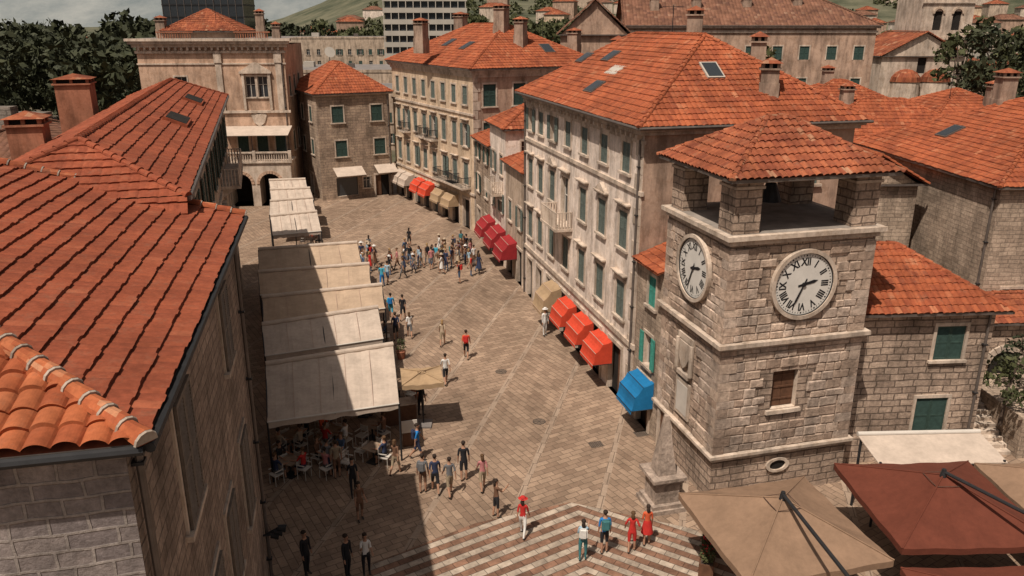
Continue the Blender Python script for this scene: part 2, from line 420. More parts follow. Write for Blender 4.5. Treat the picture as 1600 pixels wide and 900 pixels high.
def roof(a, P, u, v, L, W, z, rise, ov=.4, ends=(1, 1), mat='terracotta', geo=True, wallmat='house_stone', capm=None, **tk):
    u = Vector((u[0], u[1], 0)).normalized(); v = Vector((v[0], v[1], 0)).normalized()
    O = Vector((P[0], P[1], 0))-u*ov-v*ov; L2, W2 = L+2*ov, W+2*ov
    h = min(W2/2, L2/2); i0 = h if ends[0] else 0; i1 = h if ends[1] else 0
    def q(a_, b_, zz): return O+u*a_+v*b_+Vector((0, 0, zz))
    zr = z+rise
    A, B, C, D = q(0, 0, z), q(L2, 0, z), q(L2, W2, z), q(0, W2, z); R0, R1 = q(i0, W2/2, zr), q(L2-i1, W2/2, zr)
    polys = []
    py = (R1-R0).length < .02
    polys.append([A, B, R0] if py else [A, B, R1, R0]); polys.append([C, D, R0] if py else [C, D, R0, R1])
    if ends[0]: polys.append([D, A, R0])
    if ends[1]: polys.append([B, C, R1])
    for pl in polys:
        dz = Vector((0, 0, -.02)) if geo else Vector()
        a.poly('roof', mat, [x+dz for x in pl])
        if geo: tile_plane(a.par, pl, mat, **tk)
    a.poly('soffit', 'wood_rail', [x+Vector((0, 0, -.06)) for x in (A, B, C, D)])
    for x, y in ((A, B), (B, C), (C, D), (D, A)): a.poly('fascia', 'zinc', [x+Vector((0, 0, -.09)), y+Vector((0, 0, -.09)), y+Vector((0, 0, .03)), x+Vector((0, 0, .03))])
    cm = capm or mat
    if not py: caps(a, R0, R1, mat=cm)
    if ends[0]: caps(a, A, R0, mat=cm); caps(a, D, R0, mat=cm)
    else:
        a.poly('gable', wallmat, [q(ov, ov, z-.05), q(ov, W2-ov, z-.05), q(ov, W2/2, zr-.1)]); caps(a, A, R0, mat=cm); caps(a, D, R0, mat=cm)
    if ends[1]: caps(a, B, R1, mat=cm); caps(a, C, R1, mat=cm)
    else:
        a.poly('gable', wallmat, [q(L2-ov, ov, z-.05), q(L2-ov, W2-ov, z-.05), q(L2-ov, W2/2, zr-.1)]); caps(a, B, R1, mat=cm); caps(a, C, R1, mat=cm)
    return (A, B, C, D, R0, R1)
def chimney(a, x, y, z0, z1, w=.8, ang=-14, mat='chimney_plaster', tile=True):
    c, s = math.cos(math.radians(ang)), math.sin(math.radians(ang))
    F = Fr((x, y), (c, s), 1)
    a.box('chimney', mat, F, -w/2-.05, w/2+.05, -w/2-.05, w/2+.05, z0, z0+(z1-z0)*.45)
    a.box('chimney', mat, F, -w/2, w/2, -w/2, w/2, z0+(z1-z0)*.45, z1-.35)
    a.box('chimney', mat, F, -w/2-.1, w/2+.1, -w/2-.1, w/2+.1, z1-.349, z1-.27)
    a.box('chimney', 'dark_inside', F, -w/2+.12, w/2-.12, -w/2+.12, w/2-.12, z1-.27, z1-.06)
    for sx in (-1, 0, 1):
        for sy in (-1, 0, 1):
            if sx or sy: a.box('chimney', mat, F, sx*(w/2-.06)-.07, sx*(w/2-.06)+.07, sy*(w/2-.06)-.07, sy*(w/2-.06)+.07, z1-.27, z1-.05)
    b = [F.pt(i*(w/2+.14), j*(w/2+.14), z1-.05) for i, j in ((-1, -1), (1, -1), (1, 1), (-1, 1))]
    ap = F.pt(0, 0, z1+.22)
    m = 'terracotta_old' if tile else mat
    a.mesh('chimney', m, b+[ap], [(0, 1, 4), (1, 2, 4), (2, 3, 4), (3, 0, 4), (0, 3, 2, 1)])
def antenna(a, x, y, z0, h=2.2):
    a.cyl('antenna', 'metal_dark', (x, y, z0), (x, y, z0+h), .025, n=5)
    a.cyl('antenna', 'metal_dark', (x-.6, y, z0+h-.1), (x+.6, y+.1, z0+h-.1), .018, n=4)
    for k in range(6): xx = x-.5+k*.2; a.cyl('antenna', 'metal_dark', (xx, y-.3, z0+h-.1), (xx, y+.35, z0+h-.1), .012, n=4)
def slab_on(a, poly, fa, fb, wa, wb, h=.12, mat='zinc', top='glass'):
    A, B, D = poly; e = (B-A).normalized(); n = e.cross(D-A).normalized(); n = n if n.z > 0 else -n; gd = n.cross(e); gd = gd if gd.z > 0 else -gd
    def q(x, y, z): return A+e*x+gd*y+n*z
    lo = [q(fa, fb, -.02), q(fa+wa, fb, -.02), q(fa+wa, fb+wb, -.02), q(fa, fb+wb, -.02)]; hi = [p+n*(h+.05) for p in lo]
    a.hexa('skylight', mat, lo+hi)
    i = .08; hi2 = [q(fa+i, fb+i, h+.045), q(fa+wa-i, fb+i, h+.045), q(fa+wa-i, fb+wb-i, h+.045), q(fa+i, fb+wb-i, h+.045)]
    a.poly('skylight', top, hi2)
def pipe(a, F, s, o, z0, z1, r=.06):
    a.cyl('downpipe', 'zinc', F.pt(s, o, z0), F.pt(s, o, z1), r, n=8)
    k = z0+1
    while k < z1: a.box('downpipe', 'metal_dark', F, s-.09, s+.09, 0, o+.08, k, k+.05); k += 2.2
def railing(a, F, s0, s1, o0, z, h=.95, mat='metal_dark', n=None, part='balcony', slab='trim_stone', r=.018):
    a.box(part, slab, F, s0-.05, s1+.05, 0.003, o0+.05, z-.16, z)
    a.box(part, mat, F, s0, s1, o0-.04, o0, z+h-.05, z+h)
    for x in (s0, s1-.04): a.box(part, mat, F, x, x+.04, 0.003, o0-.04, z+h-.05, z+h)
    n = n or int((s1-s0)/.16)
    for i in range(n+1):
        p = F.pt(s0+.02+(s1-s0-.04)*i/n, o0-.02, z); a.cyl(part, mat, p, p+Vector((0, 0, h-.05)), r, n=5, cap=False)
    for x in (s0+.02, s1-.02):
        for j in range(5):
            p = F.pt(x, .1+(o0-.15)*j/5, z); a.cyl(part, mat, p, p+Vector((0, 0, h-.05)), r, n=5, cap=False)
    for x in (s0+.15, (s0+s1)/2, s1-.15): a.hexa(part, slab, [F.pt(x-.08, .003, z-.6), F.pt(x+.08, .003, z-.6), F.pt(x+.08, .1, z-.6), F.pt(x-.08, .1, z-.6), F.pt(x-.08, .003, z-.163), F.pt(x+.08, .003, z-.163), F.pt(x+.08, o0*.8, z-.163), F.pt(x-.08, o0*.8, z-.163)])

def dome_awning(F, c, w, mat, ztop=3.0, drop=1.25, depth=1.25, name='shop_awning'):
    a = Acc(name, F.pt(c, 0, ztop), single=False)
    n = 9; rows = []
    for k in range(n+1):
        an = math.pi/2*k/n
        rows.append((depth*math.sin(an), ztop-drop+drop*math.cos(an)))
    m = 12
    def q(x, k, j):
        o, z = rows[k]; sg = -.07*abs(math.sin(math.pi*k/3.0))
        return F.pt(x, o+.02+sg, z+sg)
    for i in range(n):
        for j in range(m):
            x0, x1 = c-w/2+w*j/m, c-w/2+w*(j+1)/m
            a.poly('canopy', mat, [q(x0, i, j), q(x1, i, j), q(x1, i+1, j), q(x0, i+1, j)])
        for x in (c-w/2, c+w/2): a.poly('canopy', mat, [F.pt(x, .02, ztop-drop), q(x, i, 0), q(x, i+1, 0)])
    for j in range(m):
        x0, x1 = c-w/2+w*j/m, c-w/2+w*(j+1)/m; xm = (x0+x1)/2
        a.poly('valance', mat, [F.pt(x0, depth+.01, ztop-drop), F.pt(x1, depth+.01, ztop-drop), F.pt(x1, depth+.01, ztop-drop-.13), F.pt(xm, depth+.015, ztop-drop-.2), F.pt(x0, depth+.01, ztop-drop-.13)])
    for k in (3, 6, 9):
        o, z = rows[k]; a.box('ribs', 'seam' if mat != 'blue_fabric' else 'metal_dark', F, c-w/2-.01, c+w/2+.01, o+.0, o+.025, z+.0, z+.022)
    for x in (c-w/2, c+w/2): a.cyl('ribs', 'metal_dark', F.pt(x, .02, ztop-drop), F.pt(x, depth, ztop-drop), .02, n=5)
    return a.done()

# ------------------------------------------------------------------ ground
a = Acc('ground', (0, 0, 0), single=True)
a.poly('g', 'earth', [(-6000, -300, -.004), (6000, -300, -.004), (6000, 7000, -.004), (-6000, 7000, -.004)]); a.done()
a = Acc('plaza_paving', (0, 0, 0), single=True)
a.poly('g', 'paving', [(-60, -20, 0), (60, -20, 0), (60, 110, 0), (-60, 110, 0)]); a.done()
a = Acc('striped_paving', (0, 0, 0), single=True)
a.poly('g', 'striped_paving', [Vector((x, y, .004)) for x, y in [(-4.5, 16.5), (7.5, 16.5), (8.2, 23.0), (6.9, 25.6), (2.3, 27.4), (-1.4, 26.0), (-4.9, 23.6), (-5.2, 21.6)]])
a.done()
for x, y in [(1.3, 34.2), (-.6, 40.0), (3.8, 32.0), (6.0, 33.0)]:
    a = Acc('manhole_cover', (x, y, 0))
    if x in (3.8, 6.0):
        F = Fr((x, y), (1, .3), 1)
        a.box('frame', 'iron_cover', F, -.32, .32, -.26, .26, .003, .010)
        for k in range(7): a.box('grate', 'metal_dark', F, -.28+k*.084, -.25+k*.084, -.22, .22, .010, .014)
    else:
        a.cyl('frame', 'metal_dark', (x, y, .003), (x, y, .008), .31, n=20); a.cyl('lid', 'iron_cover', (x, y, .008), (x, y, .012), .28, n=20)
        for k in range(6): an = k*math.pi/3; a.cyl('ribs', 'metal_dark', (x, y, .013), (x+.25*math.cos(an), y+.25*math.sin(an), .013), .008, n=4)
    a.done()

# ------------------------------------------------------------------ A: near-left house
dA = (-.2165, .976); nA = (-.976, -.2165)
PA = Vector((-5.3, 9.9, 0))+Vector((-.12, -.03, 0))
a = Acc('near_stone_house', PA)
F = Fr(PA, dA, 1)
LA = 13.2; WA = 13.0; HA = 12.55
f = Fac(a, F, LA, HA, 'near_wall_stone')
for c, z0, z1, w in [(3.6, 9.05, 11.6, 1.45), (9.85, 9.5, 11.6, 1.3), (10.5, 4.4, 7.0, 1.3), (4.6, 4.4, 6.9, 1.35), (7.2, 4.6, 6.9, 1.3)]:
    f.window(c, z0, z1, w, 'closed', 'shutter_brown', slats=True, proud=True)
f.build()
F2 = Fr(PA, nA, -1)
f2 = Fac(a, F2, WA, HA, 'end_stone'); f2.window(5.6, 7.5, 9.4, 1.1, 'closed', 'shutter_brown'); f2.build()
q = F.pt(LA, 0, 0); q2 = F.pt(LA, -WA, 0); q3 = F.pt(0, -WA, 0)
up = Vector((0, 0, HA))
a.poly('walls', 'near_wall_stone', [q, q2, q2+up, q+up]); a.poly('walls', 'near_wall_stone', [q2, q3, q3+up, q2+up])
A_, B_, C_, D_, R0_, R1_ = roof(a, F.pt(0, 0, 0), dA, nA, LA, WA, 12.6, 1.95, .38, (1, 0), 'terracotta_flat', geo=False, wallmat='near_wall_stone')
tile_plane(a.par, [A_, B_, R1_, R0_], 'terracotta_flat', p=.24, row=.40, ns=4, amp=.012, lift=.055)
tile_plane(a.par, [D_, A_, R0_], 'terracotta_big', p=.36, row=.42, ns=10, amp=.10, lift=.05)
caps(a, A_+V(0, 0, .05), R0_+V(0, 0, .05), .15, .42, 'terracotta_big', True, part='hip_tiles')
caps(a, B_+V(0, 0, .04), R1_+V(0, 0, .04), .12, .40, 'terracotta', True, part='verge_tiles')
a.cyl('gutter', 'metal_dark', A_+V(.06, 0, -.04), B_+V(.06, 0, -.04), .075, n=8); a.cyl('gutter', 'metal_dark', A_+V(0, -.06, -.04), D_+V(0, -.06, -.04), .075, n=8)
pipe(a, F, .25, .1, 0, HA, .06); pipe(a, F, LA-.25, .1, 0, HA, .06)
for k in range(3): p = F.pt(12.7, .25+k*.12, 2.1+k*.12); a.cyl('floodlight', 'metal_dark', F.pt(12.7, .0, 2.1), p, .03, n=5); a.cyl('floodlight', 'metal_dark', p, p+V(.25, .05, -.06), .1, .14, 8)
a.done()

# ------------------------------------------------------------------ B: long left building
dB = Vector((-.293, .956, 0)); mB = Vector((-.956, -.293, 0))
PB = mB*2.6+dB*24
a = Acc('long_palace_wing', PB)
F = Fr(PB, dB, 1); LB = 34.5; HB = 13.4
f = Fac(a, F, LB, HB, 'beige_plaster')
for i in range(9):
    c = 2.2+i*3.8
    if c < LB-1:
        f.window(c, 10.4, 12.3, 1.1, 'open', 'shutter_dark'); f.window(c, 6.2, 8.4, 1.1, 'closed', 'shutter_dark', hood=True); f.door(c, 1.5, 3.0)
f.build(); railing(a, F, 22, 30, 1.0, 9.6, mat='trim_stone', r=.04)
bands(a, F, 0, LB, [(12.95, 13.2, .15), (13.2, 13.38, .28)]); bands(a, F, 0, LB, [(9.2, 9.4, .1), (5.2, 5.4, .1)], part='string_course')
q = F.pt(LB, 0, 0); q2 = F.pt(LB, -5.5, 0); q3 = F.pt(0, -5.5, 0); q0 = F.pt(0, 0, 0); up = Vector((0, 0, HB))
for x, y in ((q, q2), (q2, q3), (q3, q0)): a.poly('walls', 'beige_plaster', [x, y, y+up, x+up])
A_, B_, C_, D_, R0_, R1_ = roof(a, q0, dB, mB, LB, 5.5, 13.45, 1.3, .35, (1, 1), 'terracotta_flat', p=.26, row=.42, ns=4, amp=.014, lift=.05)
sk = [D_-dB*1.2+V(0, 0, -1.4), A_-dB*1.2+V(0, 0, -1.4), A_, D_]
a.poly('roof', 'terracotta_flat', [p+V(0, 0, -.03) for p in sk]); tile_plane(a.par, sk, 'terracotta_flat', p=.26, row=.42, ns=4, amp=.014, lift=.055)
a.cyl('gutter', 'zinc', A_+V(.06, 0, -.03), B_+V(.06, 0, -.03), .08, n=8)
slab_on(a, (A_, B_, R0_), 13.0, 1.0, 2.6, 1.0, .16, 'terracotta_flat', 'dark_inside'); slab_on(a, (A_, B_, R0_), 23.0, 1.0, 2.6, 1.0, .16, 'terracotta_flat', 'dark_inside')
a.done()
def simple_house(name, P, ang, L, W, H, wall='beige_plaster', rf='terracotta_far', rise=None, flatroof=False, shut='shutter_dark', z0=0, geo=False, ends=(1, 1), wins=True):
    c, s = math.cos(math.radians(ang)), math.sin(math.radians(ang))
    a = Acc(name, (P[0], P[1], z0)); u = (c, s); v = (-s, c)
    F = Fr(P, u, 1); f = Fac(a, F, L, H, wall, z0=z0)
    if wins:
        n = max(2, int(L/2.8)); rows = int((H-z0)/3.1)
        for i in range(n):
            for j in range(rows):
                zz = z0+1.0+j*3.1
                if zz+1.5 < H: f.window((i+.5)*L/n, zz, zz+1.5, .95, rnd.choice(['closed', 'open', 'none']), shut, surround=False)
    f.build()
    p0 = F.pt(0, 0, 0); p1 = F.pt(L, 0, 0); p2 = F.pt(L, -W, 0); p3 = F.pt(0, -W, 0)
    F3 = Fr(p0, (-F.o.x, -F.o.y), -1); f3 = Fac(a, F3, W, H, wall, z0=z0)
    if wins:
        n = max(1, int(W/3.2))
        for i in range(n):
            for j in range(int((H-z0)/3.1)):
                zz = z0+1+j*3.1
                if zz+1.5 < H: f3.window((i+.5)*W/n, zz, zz+1.5, .95, 'closed', shut, surround=False)
    f3.build()
    for x, y in ((p1, p2), (p2, p3)): a.poly('walls', wall, [x+V(0, 0, z0), y+V(0, 0, z0), y+V(0, 0, H), x+V(0, 0, H)])
    if flatroof:
        a.box('parapet', wall, F, -.1, L+.1, -W-.1, .1, H+.001, H+.5)
        a.poly('roof', 'asphalt_grey', [F.pt(.2, -.2, H+.505), F.pt(L-.2, -.2, H+.505), F.pt(L-.2, -W+.2, H+.505), F.pt(.2, -W+.2, H+.505)])
        a.box('roof_plant', 'office_white', F, L*.3, L*.3+2, -W*.6, -W*.6+2, H+.51, H+1.5)
        a.box('roof_plant', 'zinc', F, L*.65, L*.65+1.2, -W*.4, -W*.4+1.2, H+.51, H+1.3)
    else:
        r = rise or min(L, W)*.24
        if L >= W: R = roof(a, p0, u, v, L, W, H, r, .4, ends, rf, geo=geo, wallmat=wall)
        else: R = roof(a, p1, v, (-u[0], -u[1]), W, L, H, r, .4, ends, rf, geo=geo, wallmat=wall)
    return a, F
a, F = simple_house('stone_house', (-28.2, 20.4), 17, 11.5, 21, 10.3, 'house_stone', 'brown_tiles', 2.0)
chimney(a, -19.2, 32, 11, 14.6, 1.25, 17, 'chimney_red'); a.done()
a, F = simple_house('stone_house', (-34.6, 43.6), 17, 10.5, 16, 9.8, 'house_stone', 'brown_tiles', 2.2)
chimney(a, -24.0, 45, 10, 15.3, 1.7, 17, 'chimney_red'); a.done()
a = Acc('city_wall', (-45, 60, 0)); F = Fr((-62, 58), (1, .03), 1)
a.box('wall', 'grey_wall', F, 0, 26, -5, 0, 0, 11.6)
for i in range(11): a.box('merlons', 'grey_wall', F, .4+i*2.4, 1.7+i*2.4, -1, -.003, 11.6, 12.4)
a.box('wall', 'grey_wall', F, 6, 14, -12, -5.003, 0, 10.2); a.done()

# ------------------------------------------------------------------ palace at back left
a = Acc('old_palace', (-38, 84, 0)); F = Fr((-38, 84), (1, .1), 1); L = 14.6; H = 16.1
f = Fac(a, F, L, H, 'palace_plaster', depth=.3)
f.window(10.9, 10.9, 13.0, 1.0, 'none', 'wood'); f.window(12.15, 10.9, 13.0, 1.0, 'none', 'wood')
f.window(4.0, 10.9, 13.0, 1.2, 'none', 'wood')
for c in (9.6, 11.6, 13.5): f.window(c, 5.0, 7.6, 1.1, 'closed', 'shutter_dark')
f.build()
F3 = Fr(F.pt(L, 0, 0), (-F.o.x, -F.o.y), 1)
f3 = Fac(a, F3, 12, H, 'palace_plaster'); [f3.window(c, z, z+2, 1.1, 'closed', 'shutter_dark') for c in (2, 5, 8) for z in (5.2, 10.9)]; f3.build()
for x, y in ((F.pt(0, 0, 0), F.pt(0, -12, 0)), (F.pt(0, -12, 0), F.pt(L, -12, 0))): a.poly('walls', 'palace_plaster', [x, y, y+V(0, 0, H), x+V(0, 0, H)])
bands(a, F, 0, L, [(15.3, 15.55, .15), (15.9, 16.2, .35), (16.2, 16.5, .6), (16.5, 16.75, .8)]); bands(a, F, 0, L, [(9.3, 9.55, .2), (14.2, 14.35, .1)], part='string_course')
for k in range(24): a.box('modillions', 'trim_stone', F, .2+k*.6, .4+k*.6, .003, .33, 15.6, 15.897)
for s in (7.9, 13.9): a.box('pilasters', 'trim_stone', F, s-.3, s+.3, .003, .14, 9.56, 14.19); a.box('pilasters', 'trim_stone', F, s-.38, s+.38, .003, .2, 14.36, 15.29)
pz = 13.3
a.box('pediment', 'trim_stone', F, 9.9, 13.15, .003, .3, pz, pz+.18)
a.hexa('pediment', 'trim_stone', [F.pt(9.9, .003, pz+.183), F.pt(13.15, .003, pz+.183), F.pt(13.15, .28, pz+.183), F.pt(9.9, .28, pz+.183), F.pt(11.4, .003, pz+1.1), F.pt(11.65, .003, pz+1.1), F.pt(11.65, .28, pz+1.1), F.pt(11.4, .28, pz+1.1)])
a.box('pediment', 'trim_stone', F, 10.1, 10.35, .003, .2, 9.6, pz-.003); a.box('pediment', 'trim_stone', F, 12.75, 13.0, .003, .2, 9.6, pz-.003)
a.mesh('crest', 'trim_stone', [F.pt(11.5+x, .1+.06*(abs(x) < .3), 8.6+z) for x, z in ((-.8, .5), (-.4, .75), (0, .55), (.4, .75), (.8, .5), (.55, -.3), (0, -.75), (-.55, -.3))], [tuple(range(8))])
a.poly('roof', 'asphalt_grey', [F.pt(0, 0, 16.76), F.pt(L, 0, 16.76), F.pt(L, -12, 16.76), F.pt(0, -12, 16.76)])
a.box('attic', 'palace_plaster', F, 2.2, 9.6, -9.6, -2.4, 16.77, 17.4)
roof(a, F.pt(2.2, -2.4, 0), F.d[:2], (-F.o)[:2], 7.4, 7.2, 17.42, 2.2, .3, (1, 1), 'terracotta_old')
chimney(a, -36.4, 87, 16.7, 18.8, .9, 6); chimney(a, -27.0, 90, 16.7, 19.5, .8, 6); chimney(a, -24.8, 88, 16.7, 18.2, .7, 6); antenna(a, -31, 88, 18.5)
for s0 in (2.4, 10.0):
    for k in range(14):
        p = F.pt(s0+k*.24, .2, 16.76); a.cyl('balustrade', 'chimney_red', p, p+V(0, 0, .55), .05, n=6)
    a.box('balustrade', 'chimney_red', F, s0-.2, s0+3.4, .1, .3, 17.31, 17.42)
G0 = Fr(F.pt(7.6, 3.0, 0), F.d[:2], 1); lg = 7.2
fl = Fac(a, G0, lg, 4.5, 'trim_stone', depth=2.6)
for c in (2.0, 5.0): fl.opening(c-1.1, c+1.1, 0, 3.4, 'dark_inside')
fl.build()
for c in (2.0, 5.0):
    for sg in (-1, 1):
        pts = [G0.pt(c+sg*1.1, -.01, 3.4)]+[G0.pt(c+sg*1.1*math.cos(t_), -.01, 2.3+1.1*math.sin(t_)) for t_ in [math.pi/2*k/8 for k in range(9)]]
        a.poly('arch', 'trim_stone', pts)
    for k in range(12):
        t0, t1 = math.pi*k/12, math.pi*(k+1)/12
        a.hexa('arch', 'palace_plaster', [G0.pt(c+r*math.cos(t_), o, 2.3+r*math.sin(t_)) for o in (.003, .07) for t_, r in ((t0+.02, 1.1), (t0+.02, 1.4), (t1-.02, 1.4), (t1-.02, 1.1))])
for x in (0, lg): a.poly('walls', 'trim_stone', [G0.pt(x, 0, 0), G0.pt(x, -3.0, 0), G0.pt(x, -3.0, 4.5), G0.pt(x, 0, 4.5)])
a.box('terrace', 'trim_stone', G0, -.15, lg+.15, -2.99, .15, 4.503, 4.7)
for k in range(30): p = G0.pt(.1+k*.24, 0, 4.7); a.cyl('balustrade', 'trim_stone', p, p+V(0, 0, .8), .07, .05, n=6)
a.box('balustrade', 'trim_stone', G0, -.1, lg+.1, -.1, .12, 5.5, 5.65)
for x in (0, lg/2, lg): a.box('balustrade', 'trim_stone', G0, x-.16, x+.16, -.16, .16, 4.703, 5.75)
for c in (.3, 3.5, 6.9): a.box('terrace_awning_posts', 'metal_dark', G0, c-.03, c+.03, -.1, -.04, 5.66, 7.3)
a.hexa('terrace_awning', 'cream_fabric', [G0.pt(0, -2.95, 7.9), G0.pt(lg, -2.95, 7.9), G0.pt(lg, .1, 7.3), G0.pt(0, .1, 7.3), G0.pt(0, -2.95, 7.95), G0.pt(lg, -2.95, 7.95), G0.pt(lg, .1, 7.35), G0.pt(0, .1, 7.35)])
pipe(a, F, L-.3, .1, 0, 15.2)
a.done()
a, F = simple_house('arcade_house', (-34.0, 62.5), 17, 6.5, 15, 9.2, 'beige_plaster', 'terracotta_far', 1.5); a.done()

# ------------------------------------------------------------------ stone building at back
a = Acc('stone_corner_house', (-20.4, 84.7, 0)); F = Fr((-20.4, 84.7), (.88, .47), 1); L = 8.0; H = 11.2
f = Fac(a, F, L, H, 'back_stone')
for s, z in ((2.2, 8.2), (6.5, 8.2), (2.4, 4.6), (6.7, 4.6)): f.window(s, z, z+1.7, 1.25, 'closed', 'shutter_dark')
f.window(5.0, 1.0, 2.2, .8, 'none'); f.opening(1.6, 4.0, .3, 2.3, 'glass'); f.door(6.8, 1.6, 2.3); f.build()
F3 = Fr(F.pt(0, 0, 0), (-.47, .88), -1); f3 = Fac(a, F3, 11, H, 'back_stone')
for s in (2.5, 6): f3.window(s, 8.2, 9.8, 1, 'closed', 'shutter_dark'); f3.window(s, 4.7, 6.3, 1, 'closed', 'shutter_dark')
f3.door(4, 1.2, 2.4); f3.build()
for x, y in ((F.pt(L, 0, 0), F.pt(L, -11, 0)), (F.pt(0, -11, 0), F.pt(L, -11, 0))): a.poly('walls', 'back_stone', [x, y, y+V(0, 0, H), x+V(0, 0, H)])
bands(a, F, 0, L, [(11.0, 11.18, .2)]); roof(a, F.pt(0, 0, 0), (-F.o)[:2], F.d[:2], 11, L, H, 3.0, .35, (1, 1), 'terracotta', p=.3, row=.45)
a.hexa('shop_canopy', 'cream_fabric', [F.pt(1.3, .02, 3.4), F.pt(4.5, .02, 3.4), F.pt(4.5, 1.6, 2.7), F.pt(1.3, 1.6, 2.7), F.pt(1.3, .02, 3.45), F.pt(4.5, .02, 3.45), F.pt(4.5, 1.6, 2.75), F.pt(1.3, 1.6, 2.75)])
a.hexa('shop_canopy', 'cream_fabric', [F.pt(5.9, .02, 3.4), F.pt(8.2, .02, 3.4), F.pt(8.2, 1.5, 2.7), F.pt(5.9, 1.5, 2.7), F.pt(5.9, .02, 3.45), F.pt(8.2, .02, 3.45), F.pt(8.2, 1.5, 2.75), F.pt(5.9, 1.5, 2.75)])
pipe(a, F, 7.8, .1, 0, 11)
a.done()

# ------------------------------------------------------------------ yellow palace
dY = (-.466, .885); PY = (-3.4, 71.2)
a = Acc('yellow_palace', (*PY, 0)); F = Fr(PY, dY, -1); L = 20.8; H = 14.4
f = Fac(a, F, L, H, 'yellow_plaster')
cols = [1.7+2.48*i for i in range(8)]
for i, c in enumerate(cols):
    f.window(c, 11.3, 12.9, 1.0, 'closed', 'shutter_grey')
    f.window(c, 7.6, 9.6, 1.0, 'closed' if i % 3 else 'open', 'shutter_grey', hood=True)
    f.window(c, 4.1, 6.1, 1.0, 'closed' if (i+1) % 3 else 'half', 'shutter_grey', hood=True)
    f.door(c, 1.5, 2.7)
f.build()
bands(a, F, 0, L, [(13.7, 13.95, .12), (13.95, 14.2, .25), (14.2, 14.4, .42)]); bands(a, F, 0, L, [(10.4, 10.6, .12), (3.3, 3.5, .12)], part='string_course')
for c in (cols[3], cols[4]+.0, cols[6], cols[1]): railing(a, F, c-.9, c+.9, .7, 7.4 if c != cols[1] else 3.95)
railing(a, F, cols[0]-1, cols[2]+1, .9, 3.95)
F3 = Fr(PY, (.885, .466), 1); f3 = Fac(a, F3, 13.3, H, 'pink_plaster')
for c in (1.6, 4.6, 7.6, 10.6):
    for z in (4.3, 7.9, 11.2): f3.window(c, z, z+1.9, 1.25, 'closed' if c != 4.6 or z > 9 else 'none', 'shutter_dark')
f3.build(); bands(a, F3, 0, 13.3, [(13.7, 13.95, .1), (13.95, 14.2, .23), (14.2, 14.4, .4)], part='end_cornice')
for k in range(18): a.box('quoins', 'trim_stone', F3, -.02, .45 if k % 2 else .7, .003, .04, k*.78, k*.78+.74)
F4 = [F3.pt(13.3, 0, 0), F3.pt(13.3, -L, 0), F3.pt(0, -L, 0)]
for x, y in ((F4[0], F4[1]), (F4[1], F4[2])): a.poly('walls', 'pink_plaster', [x, y, y+V(0, 0, H), x+V(0, 0, H)])
A_, B_, C_, D_, R0_, R1_ = roof(a, PY, dY, (.885, .466), L, 13.3, 14.42, 3.7, .5, (1, 1), 'terracotta', p=.3, row=.45)
slab_on(a, (A_, B_, R0_), 7, 3.0, 1.2, 1.4); slab_on(a, (D_, A_, R0_), 4.5, 2.5, 1.1, 1.5)
slab_on(a, (A_, B_, R0_), 12, 3.4, 1.2, 1.4)
chimney(a, -8.6, 79, 15.5, 18.5, 1.0, -28); chimney(a, -1.0, 79, 16.5, 19.8, 1.1, -28); chimney(a, .8, 77, 16.0, 18.6, .9, -28); chimney(a, 6.0, 80.5, 15.2, 17.6, 1.0, -28); chimney(a, -5.5, 90, 15.2, 19.2, 1.1, -28); antenna(a, 3, 82, 16.5)
a.done()
for s, m in ((4.4, 'tan_fabric'), (7.0, 'tan_fabric'), (10.3, 'red_fabric'), (12.7, 'red_fabric'), (16.2, 'cream_fabric'), (18.5, 'cream_fabric')):
    dome_awning(F, s, 2.0, m, 2.9, 1.2, 1.2)

# ------------------------------------------------------------------ middle houses
PM = Vector((.9, 54.05, 0)); dM = Vector((-.242, .97, 0)).normalized()
for s0, L, H, wall, rise, sh in ((0.02, 5.6, 8.4, 'beige_plaster', 1.6, 'shutter_grey'), (5.66, 5.4, 10.7, 'white_plaster', 1.7, 'shutter_grey'), (11.1, 6.0, 8.7, 'back_stone', 1.7, 'shutter_dark')):
    P0 = PM+dM*s0
    a = Acc('narrow_town_house', P0); F = Fr(P0, dM[:2], -1); f = Fac(a, F, L, H, wall)
    for c in (1.4, L-1.4):
        z = 4.2
        while z+1.5 < H: f.window(c, z, z+1.5, .95, rnd.choice(['closed', 'open']), sh); z += 2.9
        f.door(c, 1.5, 2.6)
    f.build()
    F3 = Fr(P0, (-F.o.x, -F.o.y), 1); f3 = Fac(a, F3, 8, H, wall); f3.window(1.6, H-2.2, H-.9, .8, 'none', sh); f3.build()
    for x, y in ((F.pt(L, 0, 0), F.pt(L, -8, 0)), (F.pt(L, -8, 0), F.pt(0, -8, 0))): a.poly('walls', wall, [x, y, y+V(0, 0, H), x+V(0, 0, H)])
    bands(a, F, 0, L, [(H-.2, H-.02, .15)]); roof(a, P0, (-F.o)[:2], dM[:2], 8, L, H, rise, .3, (1, 1), 'terracotta', p=.3, row=.45)
    if H > 10: railing(a, F, .8, 3.6, .9, 5.7, mat='trim_stone', r=.05)
    chimney(a, *(F.pt(L*.5, -4.5, 0)[:2]), H+.8, H+2.6, .6)
    a.done()
FM = Fr(PM, dM[:2], -1)
for s in (3.4, 6.9, 10.4): dome_awning(FM, s, 2.5, 'crimson_fabric', 3.0, 1.3, 1.3)

